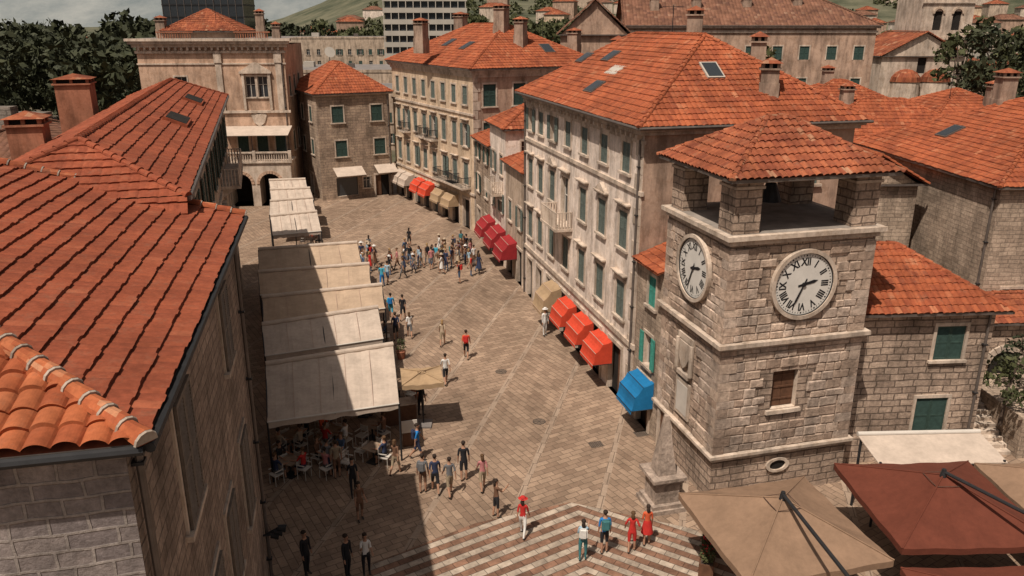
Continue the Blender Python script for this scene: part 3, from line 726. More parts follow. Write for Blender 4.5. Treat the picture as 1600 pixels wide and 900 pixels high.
# ------------------------------------------------------------------ white palace
dW = (-.251, .968); nW = (.968, .251); PW = (5.8, 35.1)
a = Acc('white_palace', (*PW, 0)); F = Fr(PW, dW, -1); L = 19.5; H = 13.75
FW = F
f = Fac(a, F, L, H, 'white_plaster')
cols = [1.95, 4.8, 7.7, 10.5, 13.3, 15.8, 18.1]
for i, c in enumerate(cols):
    f.window(c, 11.5, 12.9, 1.0, 'closed' if i not in (4, 6) else 'open', 'shutter_grey')
    if i == 3: f.window(c+.3, 7.05, 9.7, 1.15, 'none', 'shutter_grey', hood=True, sill=False)
    else: f.window(c, 7.85, 9.65, 1.05, 'closed', 'shutter_grey', hood=True)
    f.window(c, 4.35, 6.2, 1.05, 'closed', 'shutter_grey', hood=True)
    f.door(c+(.3 if i in (0, 1) else 0), 1.6 if i < 5 else 1.2, 2.75)
f.build()
bands(a, F, 0, L, [(13.05, 13.2, .08), (13.45, 13.62, .2), (13.62, 13.78, .36)])
for k in range(32): a.box('modillions', 'trim_stone', F, .2+k*.6, .38+k*.6, .003, .3, 13.25, 13.447)
bands(a, F, 0, L, [(10.75, 10.95, .09), (3.35, 3.6, .12)], part='string_course')
railing(a, F, 9.4, 12.3, 1.0, 7.0, .95, 'trim_stone', 12, r=.055)
for c in (cols[1], cols[4]): a.hexa('pediment', 'trim_stone', [F.pt(c-.7, .003, 10.11), F.pt(c+.7, .003, 10.11), F.pt(c+.7, .2, 10.11), F.pt(c-.7, .2, 10.11), F.pt(c-.05, .003, 10.5), F.pt(c+.05, .003, 10.5), F.pt(c+.05, .2, 10.5), F.pt(c-.05, .2, 10.5)])
pipe(a, F, .25, .1, 0, 13.2); pipe(a, F, L-.2, .1, 0, 13.2)
for k in range(17): a.box('quoins', 'trim_stone', F, 0.02, .5 if k % 2 else .8, .003, .045, k*.78, k*.78+.74)
WW = 10.6
F3 = Fr(PW, nW, 1); f3 = Fac(a, F3, WW, H, 'pink_plaster')
for c in (2.2, 5.3, 8.4): f3.window(c, 10.9, 12.4, 1.0, 'closed', 'shutter_grey')
f3.build(); bands(a, F3, 0, WW, [(13.45, 13.62, .18), (13.62, 13.78, .34)], part='end_cornice')
p1, p2, p3 = F3.pt(WW, 0, 0), F3.pt(WW, -L, 0), F3.pt(0, -L, 0)
for x, y in ((p1, p2), (p2, p3)): a.poly('walls', 'pink_plaster', [x, y, y+V(0, 0, H), x+V(0, 0, H)])
A_, B_, C_, D_, R0_, R1_ = roof(a, PW, dW, nW, L, WW, 13.82, 3.7, .5, (1, 1), 'terracotta', p=.26, row=.40, amp=.04)
a.cyl('gutter', 'zinc', A_+V(-.07, 0, -.03), B_+V(-.07, 0, -.03), .07, n=8); a.cyl('gutter', 'zinc', A_+V(0, -.07, -.03), D_+V(0, -.07, -.03), .07, n=8)
slab_on(a, (A_, B_, R0_), 9.0, 1.3, 1.3, 1.0, .12); slab_on(a, (A_, B_, R0_), 9.4, 3.0, 1.6, .8, .05, 'office_white', 'office_white')
slab_on(a, (A_, B_, R0_), 12.6, 4.0, 1.2, 1.0); slab_on(a, (A_, B_, R0_), 16.2, 3.6, 1.2, 1.0); slab_on(a, (D_, A_, R0_), 6.2, 3.3, .9, 1.2, .12, 'office_white')
chimney(a, 12.0, 38.3, 14.7, 16.4, .8); chimney(a, 12.9, 43.5, 15.0, 17.5, .75); chimney(a, 10.9, 50, 15.5, 18.9, .9); chimney(a, 6.7, 52.5, 14.8, 17.2, .7); antenna(a, 9.0, 47, 17.3, 1.8)
a.done()
for s in (3.6, 6.4, 9.2): dome_awning(F, s, 1.95, 'red_fabric', 2.75, 1.25, 1.05)
dome_awning(F, 12.0, 1.9, 'tan_fabric', 2.9, 1.5, 1.3)

# ------------------------------------------------------------------ small house between palace and tower
PT = Vector((7.8, 27.4, 0)); dT = Vector((-.251, .968, 0)).normalized(); nT = Vector((.968, .251, 0)).normalized()
LT = 5.1; WT = 6.0
PS = PT+dT*(LT+.01)
a = Acc('small_shop_house', PS); F = Fr(PS, dT[:2], -1); L = 2.78; H = 8.0
f = Fac(a, F, L, H, 'house_stone'); f.window(1.15, 6.1, 7.5, .8, 'closed', 'shutter_teal', slats=True); f.window(1.25, 3.2, 4.7, .8, 'open', 'shutter_teal', slats=True); f.door(1.5, 1.3, 2.5); f.build()
a.poly('walls', 'house_stone', [F.pt(0, -6, 0), F.pt(L, -6, 0), F.pt(L, -6, 9.6), F.pt(0, -6, 9.6)])
sl = [F.pt(-.0, .35, 7.95), F.pt(L-.02, .35, 7.95), F.pt(L-.02, -5.5, 10.0), F.pt(0, -5.5, 10.0)]
a.poly('roof', 'terracotta', [p+V(0, 0, -.03) for p in sl]); tile_plane(a.par, sl, 'terracotta', p=.26)
a.poly('walls', 'house_stone', [F.pt(L, 0, 0), F.pt(L, -6, 0), F.pt(L, -6, 10), F.pt(L, 0, 7.9)])
a.done(); dome_awning(F, 1.3, 1.8, 'blue_fabric', 2.7, 1.3, 1.05)

# ------------------------------------------------------------------ clock tower
flat('clock_white', (.60, .575, .53), .5, .14); flat('clock_black', (.015, .015, .017), .5, .1)
a = Acc('clock_tower', PT)
FF = Fr(PT, nT[:2], 1); FL = Fr(PT, dT[:2], -1)
HT = 10.75
ff = Fac(a, FF, WT, HT, 'tower_stone', depth=.35)
ff.opening(2.3, 3.4, 3.8, 5.4, 'dark_inside', 'trim_stone'); ff.build()
a.box('window_shutters', 'wood', FF, 2.32, 2.84, -.3, -.22, 3.82, 5.38); a.box('window_shutters', 'wood', FF, 2.86, 3.38, -.3, -.22, 3.82, 5.38)
for z in (4.1, 4.6, 5.1): a.box('window_shutters', 'wood', FF, 2.34, 3.36, -.219, -.19, z, z+.07)
a.box('window_sill', 'trim_stone', FF, 2.1, 3.6, 0.003, .12, 3.62, 3.78)
fl = Fac(a, FL, LT, HT, 'tower_stone'); fl.build()
for x, y in ((FF.pt(WT, 0, 0), FF.pt(WT, -LT, 0)), (FF.pt(WT, -LT, 0), FF.pt(0, -LT, 0))): a.poly('walls', 'tower_stone', [x, y, y+V(0, 0, HT), x+V(0, 0, HT)])
def ring(z0, z1, o, mat='trim_stone', part='string_course'):
    lo = [FF.pt(-o, o, z0), FF.pt(WT+o, o, z0), FF.pt(WT+o, -LT-o, z0), FF.pt(-o, -LT-o, z0)]
    a.hexa(part, mat, lo+[p+V(0, 0, z1-z0) for p in lo])
ring(1.85, 2.0, .10); ring(2.0, 2.12, .2); ring(6.5, 6.62, .1); ring(6.62, 6.78, .24); ring(10.55, 10.75, .1); ring(10.75, 10.92, .26)
a.poly('belfry_floor', 'roof_floor', [FF.pt(.0, 0, 10.925), FF.pt(WT, 0, 10.925), FF.pt(WT, -LT, 10.925), FF.pt(0, -LT, 10.925)])
rq = random.Random(3)
def rock(name, c):
    t = NT(name); p = t.geo()
    n = t.noise(p, 5, 5, .75); n2 = t.noise(p, .6, 4)
    col = t.mix('MULTIPLY', 1.0, t.mix('MULTIPLY', 1.0, c, t.ramp(n, [(.33, g(.55)), (.66, g(1.12))])), t.ramp(n2, [(.34, g(.68)), (.60, g(1.06))]))
    col = t.mix('MULTIPLY', 1.0, col, t.streak(.66, 1.1))
    t.bump(n, .9, .06); t.fin(col, .93)
for i, c in enumerate([(.60, .46, .36), (.50, .375, .29), (.41, .30, .23), (.56, .44, .355), (.47, .37, .30)]): rock('block_%d' % i, c)
def block(Fx, s0, s1, z0, z1, o):
    b = .035; j = lambda: rq.uniform(-.015, .015)
    lo = [Fx.pt(s0, .004, z0), Fx.pt(s1, .004, z0), Fx.pt(s1, .004, z1), Fx.pt(s0, .004, z1)]
    hi = [Fx.pt(s0+b+j(), o+j()*.6, z0+b+j()), Fx.pt(s1-b+j(), o+j()*.6, z0+b+j()), Fx.pt(s1-b+j(), o+j()*.6, z1-b+j()), Fx.pt(s0+b+j(), o+j()*.6, z1-b+j())]
    a.mesh('rustic_blocks', 'block_'+str(rq.randrange(5)), lo+hi, [(4, 5, 6, 7), (0, 1, 5, 4), (1, 2, 6, 5), (2, 3, 7, 6), (3, 0, 4, 7)])
for lo_, hi_ in ((2.14, 6.48), (6.8, 10.53)):
    z = lo_; k = 0
    while z < hi_-.2:
        h = rq.uniform(.29, .44)
        if z+h > hi_-.12: h = hi_-z
        z1 = z+h-.02
        wf = rq.uniform(.6, .8) if k % 2 else rq.uniform(.36, .48)
        for Fx, Lx in ((FF, WT), (FL, LT)):
            a.box('quoins', 'block_'+str(rq.randrange(5)), Fx, -.03 if Fx is FF else .006, wf, .004, .045+rq.uniform(0, .015), z, z1)
            a.box('quoins', 'block_'+str(rq.randrange(5)), Fx, Lx-(1.1-wf), Lx+(.03 if Fx is FF else 0), .004, .045, z, z1)
            cc = (3.1, 8.88) if Fx is FF else (2.5, 9.0)
            x = wf+.02
            while x < Lx-(1.1-wf)-.1:
                w = rq.uniform(.34, .9); x1 = min(x+w, Lx-(1.1-wf)-.02)
                if Lx-(1.1-wf)-x1 < .25: x1 = Lx-(1.1-wf)-.02
                nx = min(max(cc[0], x), x1); nz = min(max(cc[1], z), z1)
                ok = math.hypot(nx-cc[0], nz-cc[1]) > 1.36 and not (Fx is FF and x < 3.65 and x1 > 2.05 and z1 > 3.6 and z < 5.45) and not (Fx is FL and x < 3.4 and x1 > 2.0 and z < 6.15)
                if ok: block(Fx, x, x1-.022, z, z1, rq.uniform(.025, .065))
                x = x1
        z += h; k += 1
pw = 1.05; ze = 12.95
for s0, o0 in ((0.05, -.05-pw), (WT-pw-.05, -.05-pw), (0.05, -LT+.05), (WT-pw-.05, -LT+.05)):
    a.box('belfry_posts', 'tower_stone', FF, s0, s0+pw, o0, o0+pw, 10.93, ze-.2)
    a.box('belfry_posts', 'trim_stone', FF, s0-.06, s0+pw+.06, o0-.06, o0+pw+.06, ze-.4, ze-.3)
for o_ in (-.35, -LT+.05): a.box('lintels', 'trim_stone', FF, .05, WT-.05, o_, o_+.3, ze-.2, ze-.05)
for s_ in (.06, WT-.36): a.box('lintels', 'wood_rail', FF, s_, s_+.3, -LT+.36, -.36, ze-.2, ze-.05)
roof(a, FF.pt(0, 0, 0), nT[:2], dT[:2], WT, LT, ze, 1.75, .42, (1, 1), 'terracotta_old', p=.27, row=.40, ns=6, amp=.08, lift=.045, capm='terracotta_old')
bell = FF.pt(WT/2, -LT/2, 0)
a.cyl('bell', 'metal_dark', bell+V(0, 0, 11.5), bell+V(0, 0, 12.2), .45, .2, 14); a.cyl('bell', 'metal_dark', bell+V(0, 0, 12.2), bell+V(0, 0, 12.9), .05, n=6)
for k in range(16):
    t0, t1 = 2*math.pi*k/16, 2*math.pi*(k+1)/16
    a.hexa('oval_window', 'trim_stone', [FF.pt(2.9+r*math.cos(t_), o, 1.3+r*.62*math.sin(t_)) for o in (.004, .09) for t_, r in ((t0, .36), (t0, .52), (t1, .52), (t1, .36))])
a.poly('oval_window', 'dark_inside', [FF.pt(2.9+.365*math.cos(2*math.pi*k/16), .012, 1.3+.226*math.sin(2*math.pi*k/16)) for k in range(16)])
sh = [(-.45, .5), (.45, .5), (.45, -.1), (.25, -.45), (0, -.65), (-.25, -.45), (-.45, -.1)]
a.mesh('relief', 'trim_stone', [FL.pt(2.7+x, .14, 5.3+z) for x, z in sh]+[FL.pt(2.7+x, .0, 5.3+z) for x, z in sh], [tuple(range(7))]+[(i, (i+1) % 7, 7+(i+1) % 7, 7+i) for i in range(7)])
a.box('relief', 'trim_stone', FL, 2.05, 3.35, .003, .1, 5.85, 6.1); a.box('relief', 'trim_stone', FL, 2.2, 3.2, .003, .16, 4.3, 4.48)
for x in (2.1, 3.3): a.cyl('relief', 'trim_stone', FL.pt(x, .1, 4.5), FL.pt(x, .1, 5.84), .1, n=8)
a.box('plaque', 'trim_stone', FL, 2.1, 3.3, .003, .08, 2.5, 4.1); a.box('plaque', 'white_frame', FL, 2.25, 3.15, .081, .1, 2.65, 3.95)
a.box('door_frame', 'trim_stone', FL, 3.5, 3.7, .003, .12, 0, 1.84); a.box('door_frame', 'trim_stone', FL, 4.6, 4.8, .003, .12, 0, 1.84); a.box('door', 'wood', FL, 3.7, 4.6, .003, .04, 0, 1.84)
def clock(Fx, c, zc, R):
    right = (-Fx.o).cross(V(0, 0, 1)); C = Fx.pt(c, 0, zc)
    def q(x, y, o): return C+right*x+V(0, 0, y)+Fx.o*o
    n = 48
    for r0, r1, o0, o1, m in ((R*1.0, R*1.12, .004, .17, 'trim_stone'), (R*.975, R*.998, .004, .12, 'metal_dark')):
        for k in range(n):
            t0, t1 = 2*math.pi*k/n, 2*math.pi*(k+1)/n
            a.hexa('clock_ring', m, [q(r*math.cos(t_), r*math.sin(t_), o) for o in (o0, o1) for t_, r in ((t0, r0), (t0, r1), (t1, r1), (t1, r0))])
    a.poly('clock_face', 'clock_white', [q(R*.98*math.cos(2*math.pi*k/n), R*.98*math.sin(2*math.pi*k/n), .085) for k in range(n)])
    for k in range(60):
        t_ = 2*math.pi*k/60; w = .012 if k % 5 else .03
        er = V(math.cos(t_), math.sin(t_), 0); et = V(-math.sin(t_), math.cos(t_), 0)
        pts = [er*R*.89+et*w, er*R*.89-et*w, er*R*.94-et*w, er*R*.94+et*w]
        a.poly('clock_marks', 'clock_black', [q(p.x, p.y, .09) for p in pts])
    for i, s in enumerate(['XII', 'I', 'II', 'III', 'IIII', 'V', 'VI', 'VII', 'VIII', 'IX', 'X', 'XI']):
        cu = bpy.data.curves.new('num', 'FONT'); cu.body = s; cu.size = R*.33; cu.align_x = 'CENTER'; cu.align_y = 'CENTER'; cu.offset = .014
        ob = bpy.data.objects.new('num', cu); COL.objects.link(ob)
        bpy.context.view_layer.update()
        me = bpy.data.meshes.new_from_object(ob.evaluated_get(bpy.context.evaluated_depsgraph_get()))
        th = -2*math.pi*i/12; vs = []
        for v in me.vertices:
            x, y = v.co.x*.82, v.co.y+R*.71
            vs.append(q(x*math.cos(th)-y*math.sin(th), x*math.sin(th)+y*math.cos(th), .092))
        a.mesh('clock_numerals', 'clock_black', vs, [tuple(p.vertices) for p in me.polygons])
        bpy.data.objects.remove(ob)
    for ang, ln, w, o in ((77, .5*R, .065, .10), (204, .78*R, .045, .115)):
        t_ = math.radians(90-ang); er = V(math.cos(t_), math.sin(t_), 0); et = V(-math.sin(t_), math.cos(t_), 0)
        pts = [er*-.2*R+et*w*.6, er*-.2*R-et*w*.6, er*ln*.7-et*w, er*ln, er*ln*.7+et*w]
        a.poly('clock_hands', 'clock_black', [q(p.x, p.y, o) for p in pts])
    a.cyl('clock_hands', 'clock_black', q(0, 0, .08), q(0, 0, .14), .08, n=12)
clock(FF, 3.1, 8.88, 1.22); clock(FL, 2.5, 9.0, 1.2)
a.done()
PP = V(5.9, 27.3, 0); a = Acc('stone_pillory', PP); F = Fr(PP, nT[:2], 1)
for w, z0, z1 in ((.75, 0, .18), (.66, .18, .34), (.5, .34, 1.25), (.62, 1.25, 1.36), (.7, 1.36, 1.5)): a.box('pedestal', 'block_4', F, -w, w, -w, w, z0, z1)
a.hexa('shaft', 'block_4', [F.pt(x*.38, y*.38, 1.5) for x, y in ((-1, -1), (1, -1), (1, 1), (-1, 1))]+[F.pt(x*.08, y*.08, 3.9) for x, y in ((-1, -1), (1, -1), (1, 1), (-1, 1))])
a.done()

# ------------------------------------------------------------------ wing right of the tower
PWg = V(13.55, 30.35, 0); a = Acc('tower_side_house', PWg); F = Fr(PWg, (.997, .07), 1); L = 6.4; H = 6.95
f = Fac(a, F, L, H, 'tower_stone')
f.window(4.6, 4.75, 6.25, 1.25, 'closed', 'shutter_dark', slats=True); f.window(4.3, 1.3, 3.0, 1.4, 'closed', 'shutter_dark', slats=True, hood=False); f.build()
for x, y in ((F.pt(L, 0, 0), F.pt(L, -6, 0)), (F.pt(L, -6, 0), F.pt(0, -6, 0)), (F.pt(0, -6, 0), F.pt(0, 0, 0))): a.poly('walls', 'tower_stone', [x, y, y+V(0, 0, H), x+V(0, 0, H)])
bands(a, F, .3, L, [(6.8, 6.93, .12)])
roof(a, F.pt(-2.5, 0, 0), F.d[:2], (-F.o)[:2], L+2.5, 6, 6.95, 2.0, .45, (0, 1), 'terracotta', p=.27, row=.4, ns=6, amp=.06, wallmat='house_stone')
pipe(a, F, 6.1, .1, 0, 6.9); a.done()
def wall_house(name, P, d, side, L, W, H, wall, wins, rise, ends=(1, 1), mat='terracotta', endwins=(), flip=False, **k):
    a = Acc(name, (P[0], P[1], 0)); F = Fr(P, d, side); f = Fac(a, F, L, H, wall)
    for c, z0, z1, w, sh, sm in wins: f.window(c, z0, z1, w, sh, sm)
    f.build(); F3 = Fr(P, (-F.o.x, -F.o.y), -side); f3 = Fac(a, F3, W, H, wall)
    for c, z0, z1, w, sh, sm in endwins: f3.window(c, z0, z1, w, sh, sm)
    f3.build()
    for x, y in ((F.pt(L, 0, 0), F.pt(L, -W, 0)), (F.pt(L, -W, 0), F.pt(0, -W, 0))): a.poly('walls', wall, [x, y, y+V(0, 0, H), x+V(0, 0, H)])
    if L >= W: R = roof(a, P, F.d[:2], (-F.o)[:2], L, W, H, rise, .35, ends, mat, wallmat=wall, **k)
    else: R = roof(a, P, (-F.o)[:2], F.d[:2], W, L, H, rise, .35, ends, mat, wallmat=wall, **k)
    return a, F, R
a, F, R = wall_house('large_stone_house', (24.0, 38.6), (-.05, 1), -1, 15.5, 13, 10.5, 'house_stone', [(12, 7.5, 9, 1, 'closed', 'shutter_dark')], 3.4, (1, 1), 'terracotta', [(1.6, 3.8, 5.2, 1.1, 'none', 'wood'), (5, 3.8, 5.2, 1.1, 'none', 'wood'), (5, 7.2, 8.6, 1.0, 'none', 'wood')], p=.27, row=.4)
pipe(a, F, .3, .1, 0, 10.4); chimney(a, 26.8, 40.2, 11.5, 14.3, .9, 0); chimney(a, 29.5, 49, 12.5, 15.4, .9, 0); slab_on(a, (R[0], R[1], R[4]), 9, 2.6, 1.1, 1.3); antenna(a, 30, 45, 13.5); a.done()
a, F, R = wall_house('stone_house', (21.0, 57), (1, -.15), 1, 12, 9, 10.4, 'house_stone', [(3, 8, 9.5, 1, 'closed', 'shutter_dark')], 2.4, p=.3, row=.45); chimney(a, 25, 61, 11.4, 13.8, .8, 0); a.done()
a, F, R = wall_house('stone_house', (24, 69), (1, -.1), 1, 9, 8, 11.4, 'house_stone', [], 2.0, p=.3, row=.45); chimney(a, 28, 73, 12.4, 14.5, .8, 0); a.done()
a, F, R = wall_house('stone_house', (34.5, 66), (1, .1), 1, 9, 9, 10.6, 'beige_plaster', [], 2.2, p=.3, row=.45); chimney(a, 40, 68, 11.4, 13.5, .8, 0); antenna(a, 37, 69, 12); a.done()
a, F, R = wall_house('stone_house', (38.5, 50), (1, .05), 1, 10, 9, 9.0, 'house_stone', [(2, 6, 7.5, 1, 'none', 'wood')], 2.4, p=.3, row=.45); a.done()
a, F, R = wall_house('stone_house', (17.8, 44), (1, .05), 1, 5.0, 12, 9.6, 'house_stone', [], 1.6, (0, 0), p=.3, row=.45); a.done()
a, F, R = wall_house('arched_stone_house', (22.2, 35.5), (1, .05), 1, 9, 3.0, 4.6, 'tower_stone', [(5.5, 2.4, 3.6, .9, 'none', 'wood')], .9, (1, 1), 'terracotta_old', p=.27, row=.4)
for k in range(10):
    t0, t1 = math.pi*k/10, math.pi*(k+1)/10
    a.hexa('arch', 'trim_stone', [F.pt(1.6+r*math.cos(t_), o, 2.4+r*math.sin(t_)) for o in (.004, .12) for t_, r in ((t0+.02, .7), (t0+.02, 1.0), (t1-.02, 1.0), (t1-.02, .7))])
a.poly('arch', 'dark_inside', [F.pt(.9, .01, 0), F.pt(2.3, .01, 0)]+[F.pt(1.6+.7*math.cos(math.pi*k/10), .01, 2.4+.7*math.sin(math.pi*k/10)) for k in range(11)])
a.done()
a = Acc('stone_steps', (21, 32, 0)); F = Fr((20.3, 31.0), (1, .05), 1)
for k in range(9): a.box('steps', 'trim_stone', F, .1, 1.7, -4.4, -k*.32, k*.17, k*.17+.167)
a.box('retaining_wall', 'house_stone', F, 1.75, 9, -4.4, .3, 0, 1.9); a.done()

# ------------------------------------------------------------------ back: big long building
a = Acc('long_barracks', (6, 100, 0)); F = Fr((13.5, 98), (1, -.06), 1); L = 28.5; H = 18.0
f = Fac(a, F, L, H, 'pink_plaster')
for i in range(9): f.window(2+i*3.1, 14.2, 15.7, 1.1, 'closed', 'shutter_dark', sill=False); f.window(2+i*3.1, 10.6, 12.1, 1.1, 'closed', 'shutter_dark', sill=False)
f.build(); bands(a, F, 0, L, [(17.2, 17.45, .15), (17.7, 17.98, .35)])
for x, y in ((F.pt(L, 0, 0), F.pt(L, -14, 0)),): a.poly('walls', 'pink_plaster', [x, y, y+V(0, 0, H), x+V(0, 0, H)])
roof(a, F.pt(0, 0, 0), F.d[:2], (-F.o)[:2], L, 14, 18.0, 4.0, .5, (0, 1), 'brown_tiles', geo=False, wallmat='pink_plaster')
G0 = Fr((5.6, 96.5), (1, -.06), 1); f = Fac(a, G0, 7.8, 17.0, 'pink_plaster')
for c in (2, 5.6): f.window(c, 12.6, 14.2, 1, 'closed', 'shutter_dark')
f.build(); a.poly('walls', 'pink_plaster', [G0.pt(0, 0, 0), G0.pt(0, -14, 0), G0.pt(0, -14, 17), G0.pt(0, 0, 17)]); a.poly('walls', 'pink_plaster', [G0.pt(7.8, 0, 0), G0.pt(7.8, -14, 0), G0.pt(7.8, -14, 17), G0.pt(7.8, 0, 17)])
roof(a, G0.pt(0, 0, 0), (-G0.o)[:2], G0.d[:2], 14, 7.8, 17.0, 3.8, .4, (0, 0), 'brown_tiles', geo=False, wallmat='pink_plaster')
for x in (17, 22, 28, 34): chimney(a, x, 101, 18.5, 21.4, 1.0, 0)
a.done()
a, F = simple_house('stone_house', (12.5, 80), -6, 11, 9, 13.2, 'house_stone', 'brown_tiles', 2.6); chimney(a, 17, 83, 14, 16.6, .9, 0); a.done()
# church
a = Acc('church', (55, 112, 0)); F = Fr((54.6, 112), (1, .05), 1)
f = Fac(a, F, 7.0, 24, 'trim_stone')
for c in (2.2, 4.8): f.opening(c-.6, c+.6, 17.4, 19.8, 'dark_inside')
f.build()
for x, y in ((F.pt(0, 0, 0), F.pt(0, -7, 0)), (F.pt(7, 0, 0), F.pt(7, -7, 0)), (F.pt(0, -7, 0), F.pt(7, -7, 0))): a.poly('walls', 'trim_stone', [x, y, y+V(0, 0, 24), x+V(0, 0, 24)])
for c in (2.2, 4.8):
    for k in range(8):
        t0, t1 = math.pi*k/8, math.pi*(k+1)/8
        a.hexa('arches', 'beige_plaster', [F.pt(c+r*math.cos(t_), o, 19.5+r*math.sin(t_)) for o in (.01, .15) for t_, r in ((t0, .6), (t0, .85), (t1, .85), (t1, .6))])
bands(a, F, 0, 7, [(16.2, 16.5, .2), (20.8, 21.0, .2)]); roof(a, F.pt(0, 0, 0), F.d[:2], (-F.o)[:2], 7, 7, 24, 4, .3, (1, 1), 'terracotta_far', geo=False)
G0 = Fr((48.2, 108), (1, .05), 1); f = Fac(a, G0, 11, 14.2, 'trim_stone'); f.opening(4.9, 6.1, 12, 14, 'dark_inside'); f.build()
a.poly('walls', 'trim_stone', [G0.pt(0, 0, 0), G0.pt(0, -10, 0), G0.pt(0, -10, 14.2), G0.pt(0, 0, 14.2)])
roof(a, G0.pt(0, 0, 0), (-G0.o)[:2], G0.d[:2], 10, 11, 14.2, 3.0, .3, (0, 0), 'terracotta_far', geo=False, wallmat='trim_stone')
for cx in (3.5, 7.5):
    for k in range(10):
        t0, t1 = math.pi*k/10, math.pi*(k+1)/10
        for j in range(4):
            p0, p1 = math.pi/2*j/4, math.pi/2*(j+1)/4
            a.poly('apse', 'terracotta_far', [G0.pt(cx+2.0*math.cos(t_)*math.cos(p_), 2.0*math.sin(t_)*math.cos(p_), 11+1.6*math.sin(p_)) for t_, p_ in ((t0, p0), (t1, p0), (t1, p1), (t0, p1))])
        a.poly('apse', 'trim_stone', [G0.pt(cx+1.9*math.cos(t_), 1.9*math.sin(t_), z) for t_, z in ((t0, 0), (t1, 0), (t1, 11), (t0, 11))])
a.done()
a = Acc('office_block', (-33, 215, 0)); F = Fr((-33, 215), (1, .05), 1)
a.box('core', 'glass', F, .5, 21, -12, -.6, 0, 27)
for k in range(10): a.box('floor_bands', 'office_white', F, 0, 21.5, -12.5, 0, 1.5+k*2.8, 2.7+k*2.8)
for k in range(12): a.box('fins', 'office_white', F, .1+k*1.9, .3+k*1.9, -.59, -.02, .2, 27)
a.done()
a = Acc('glass_block', (-92, 225, 0)); F = Fr((-92, 222), (1, .05), 1); a.box('core', 'glass', F, 0, 21, -12, 0, 0, 27)
for k in range(9): a.box('bands', 'metal_dark', F, -.1, 21.1, -12.1, .1, 2+k*3, 2.4+k*3)
for k in range(12): a.box('mullions', 'zinc', F, k*1.9, k*1.9+.12, .001, .13, 2.4, 26)
a.done()
a, F = simple_house('long_low_building', (-66, 228), 3, 34, 12, 14.6, 'beige_plaster', flatroof=True); a.done()
a, F = simple_house('long_low_building', (-48, 150), 3, 26, 22, 9.8, 'beige_plaster', flatroof=True, wins=False)
cdx, cdy = -33.5, 152
a.cyl('satellite_dish', 'office_white', (cdx, cdy, 10.3), (cdx, cdy, 13.0), .08); a.cyl('satellite_dish', 'office_white', (cdx, cdy, 13.2), (cdx+.25, cdy-.4, 13.4), .25, 1.0, 16, True); a.done()
a, F = simple_house('long_low_building', (-34, 120), 6, 17, 12, 8.6, 'beige_plaster', flatroof=True); a.done()
a, F = simple_house('long_low_building', (-88, 160), 2, 18, 10, 10.8, 'beige_plaster', flatroof=True); a.done()
def terrain(name, x0, x1, y0, y1, nx, ny, hf, mat):
    X = np.linspace(x0, x1, nx); Y = np.linspace(y0, y1, ny)
    vs = [(x, y, hf(x, y)) for y in Y for x in X]
    fs = [(j*nx+i, j*nx+i+1, (j+1)*nx+i+1, (j+1)*nx+i) for j in range(ny-1) for i in range(nx-1)]
    me = bpy.data.meshes.new(name); me.from_pydata(vs, [], fs); me.materials.append(MATS[mat]); set_uv(me)
    for p in me.polygons: p.use_smooth = True
    o = bpy.data.objects.new(name, me); COL.objects.link(o)
from mathutils import noise as mn
def hz(x, y):
    b = max(0, (y-170))*.055+max(0, y-420)*.10
    k = (x/y+.34)/.3; k = max(0, min(1, k)); k = k*k*(3-2*k)
    b *= .12+.88*k
    return b*(1+.5*mn.noise(V(x*.004, y*.004, 0)))+3*mn.noise(V(x*.02, y*.02, 1))*min(1, max(0, (y-170)/200))-.2
terrain('hillside', -1100, 1100, 170, 1100, 100, 60, hz, 'hill_green')
def mz(x, y):
    b = min(1, (y-1200)/1800)
    return 900*b*(.55+.45*mn.fractal(V(x*.0009, y*.0009, 0), 1.0, 2.0, 6)+.35)
terrain('mountain', -4500, 4500, 1150, 4500, 140, 60, mz, 'hazy_rock')
rt = random.Random(21); placed = []
walls_ = ['white_plaster', 'beige_plaster', 'yellow_plaster', 'office_white', 'trim_stone', 'pink_plaster']
cnt = 0
for _ in range(1400):
    y = rt.uniform(118, 560); x = rt.uniform(-.72, .74)*y
    if y < 235 and (x < -10): continue
    if y < 150 and x < 70: continue
    if any(math.hypot(x-p, y-q_) < 15+y*.008 for p, q_ in placed): continue
    placed.append((x, y)); z0 = max(0, hz(x, y))-1; hh = rt.choice([6, 7, 9, 10])
    if y < 170: hh = 10
    rnd = rt
    a, F = simple_house('town_house', (x, y), rt.uniform(-25, 25), rt.uniform(8, 14), rt.uniform(8, 11), z0+hh+1, rt.choice(walls_), rt.choice(['terracotta_far', 'terracotta_far', 'brown_tiles']), z0=z0, wins=(y < 330))
    a.done(); cnt += 1
    if cnt > 110: break
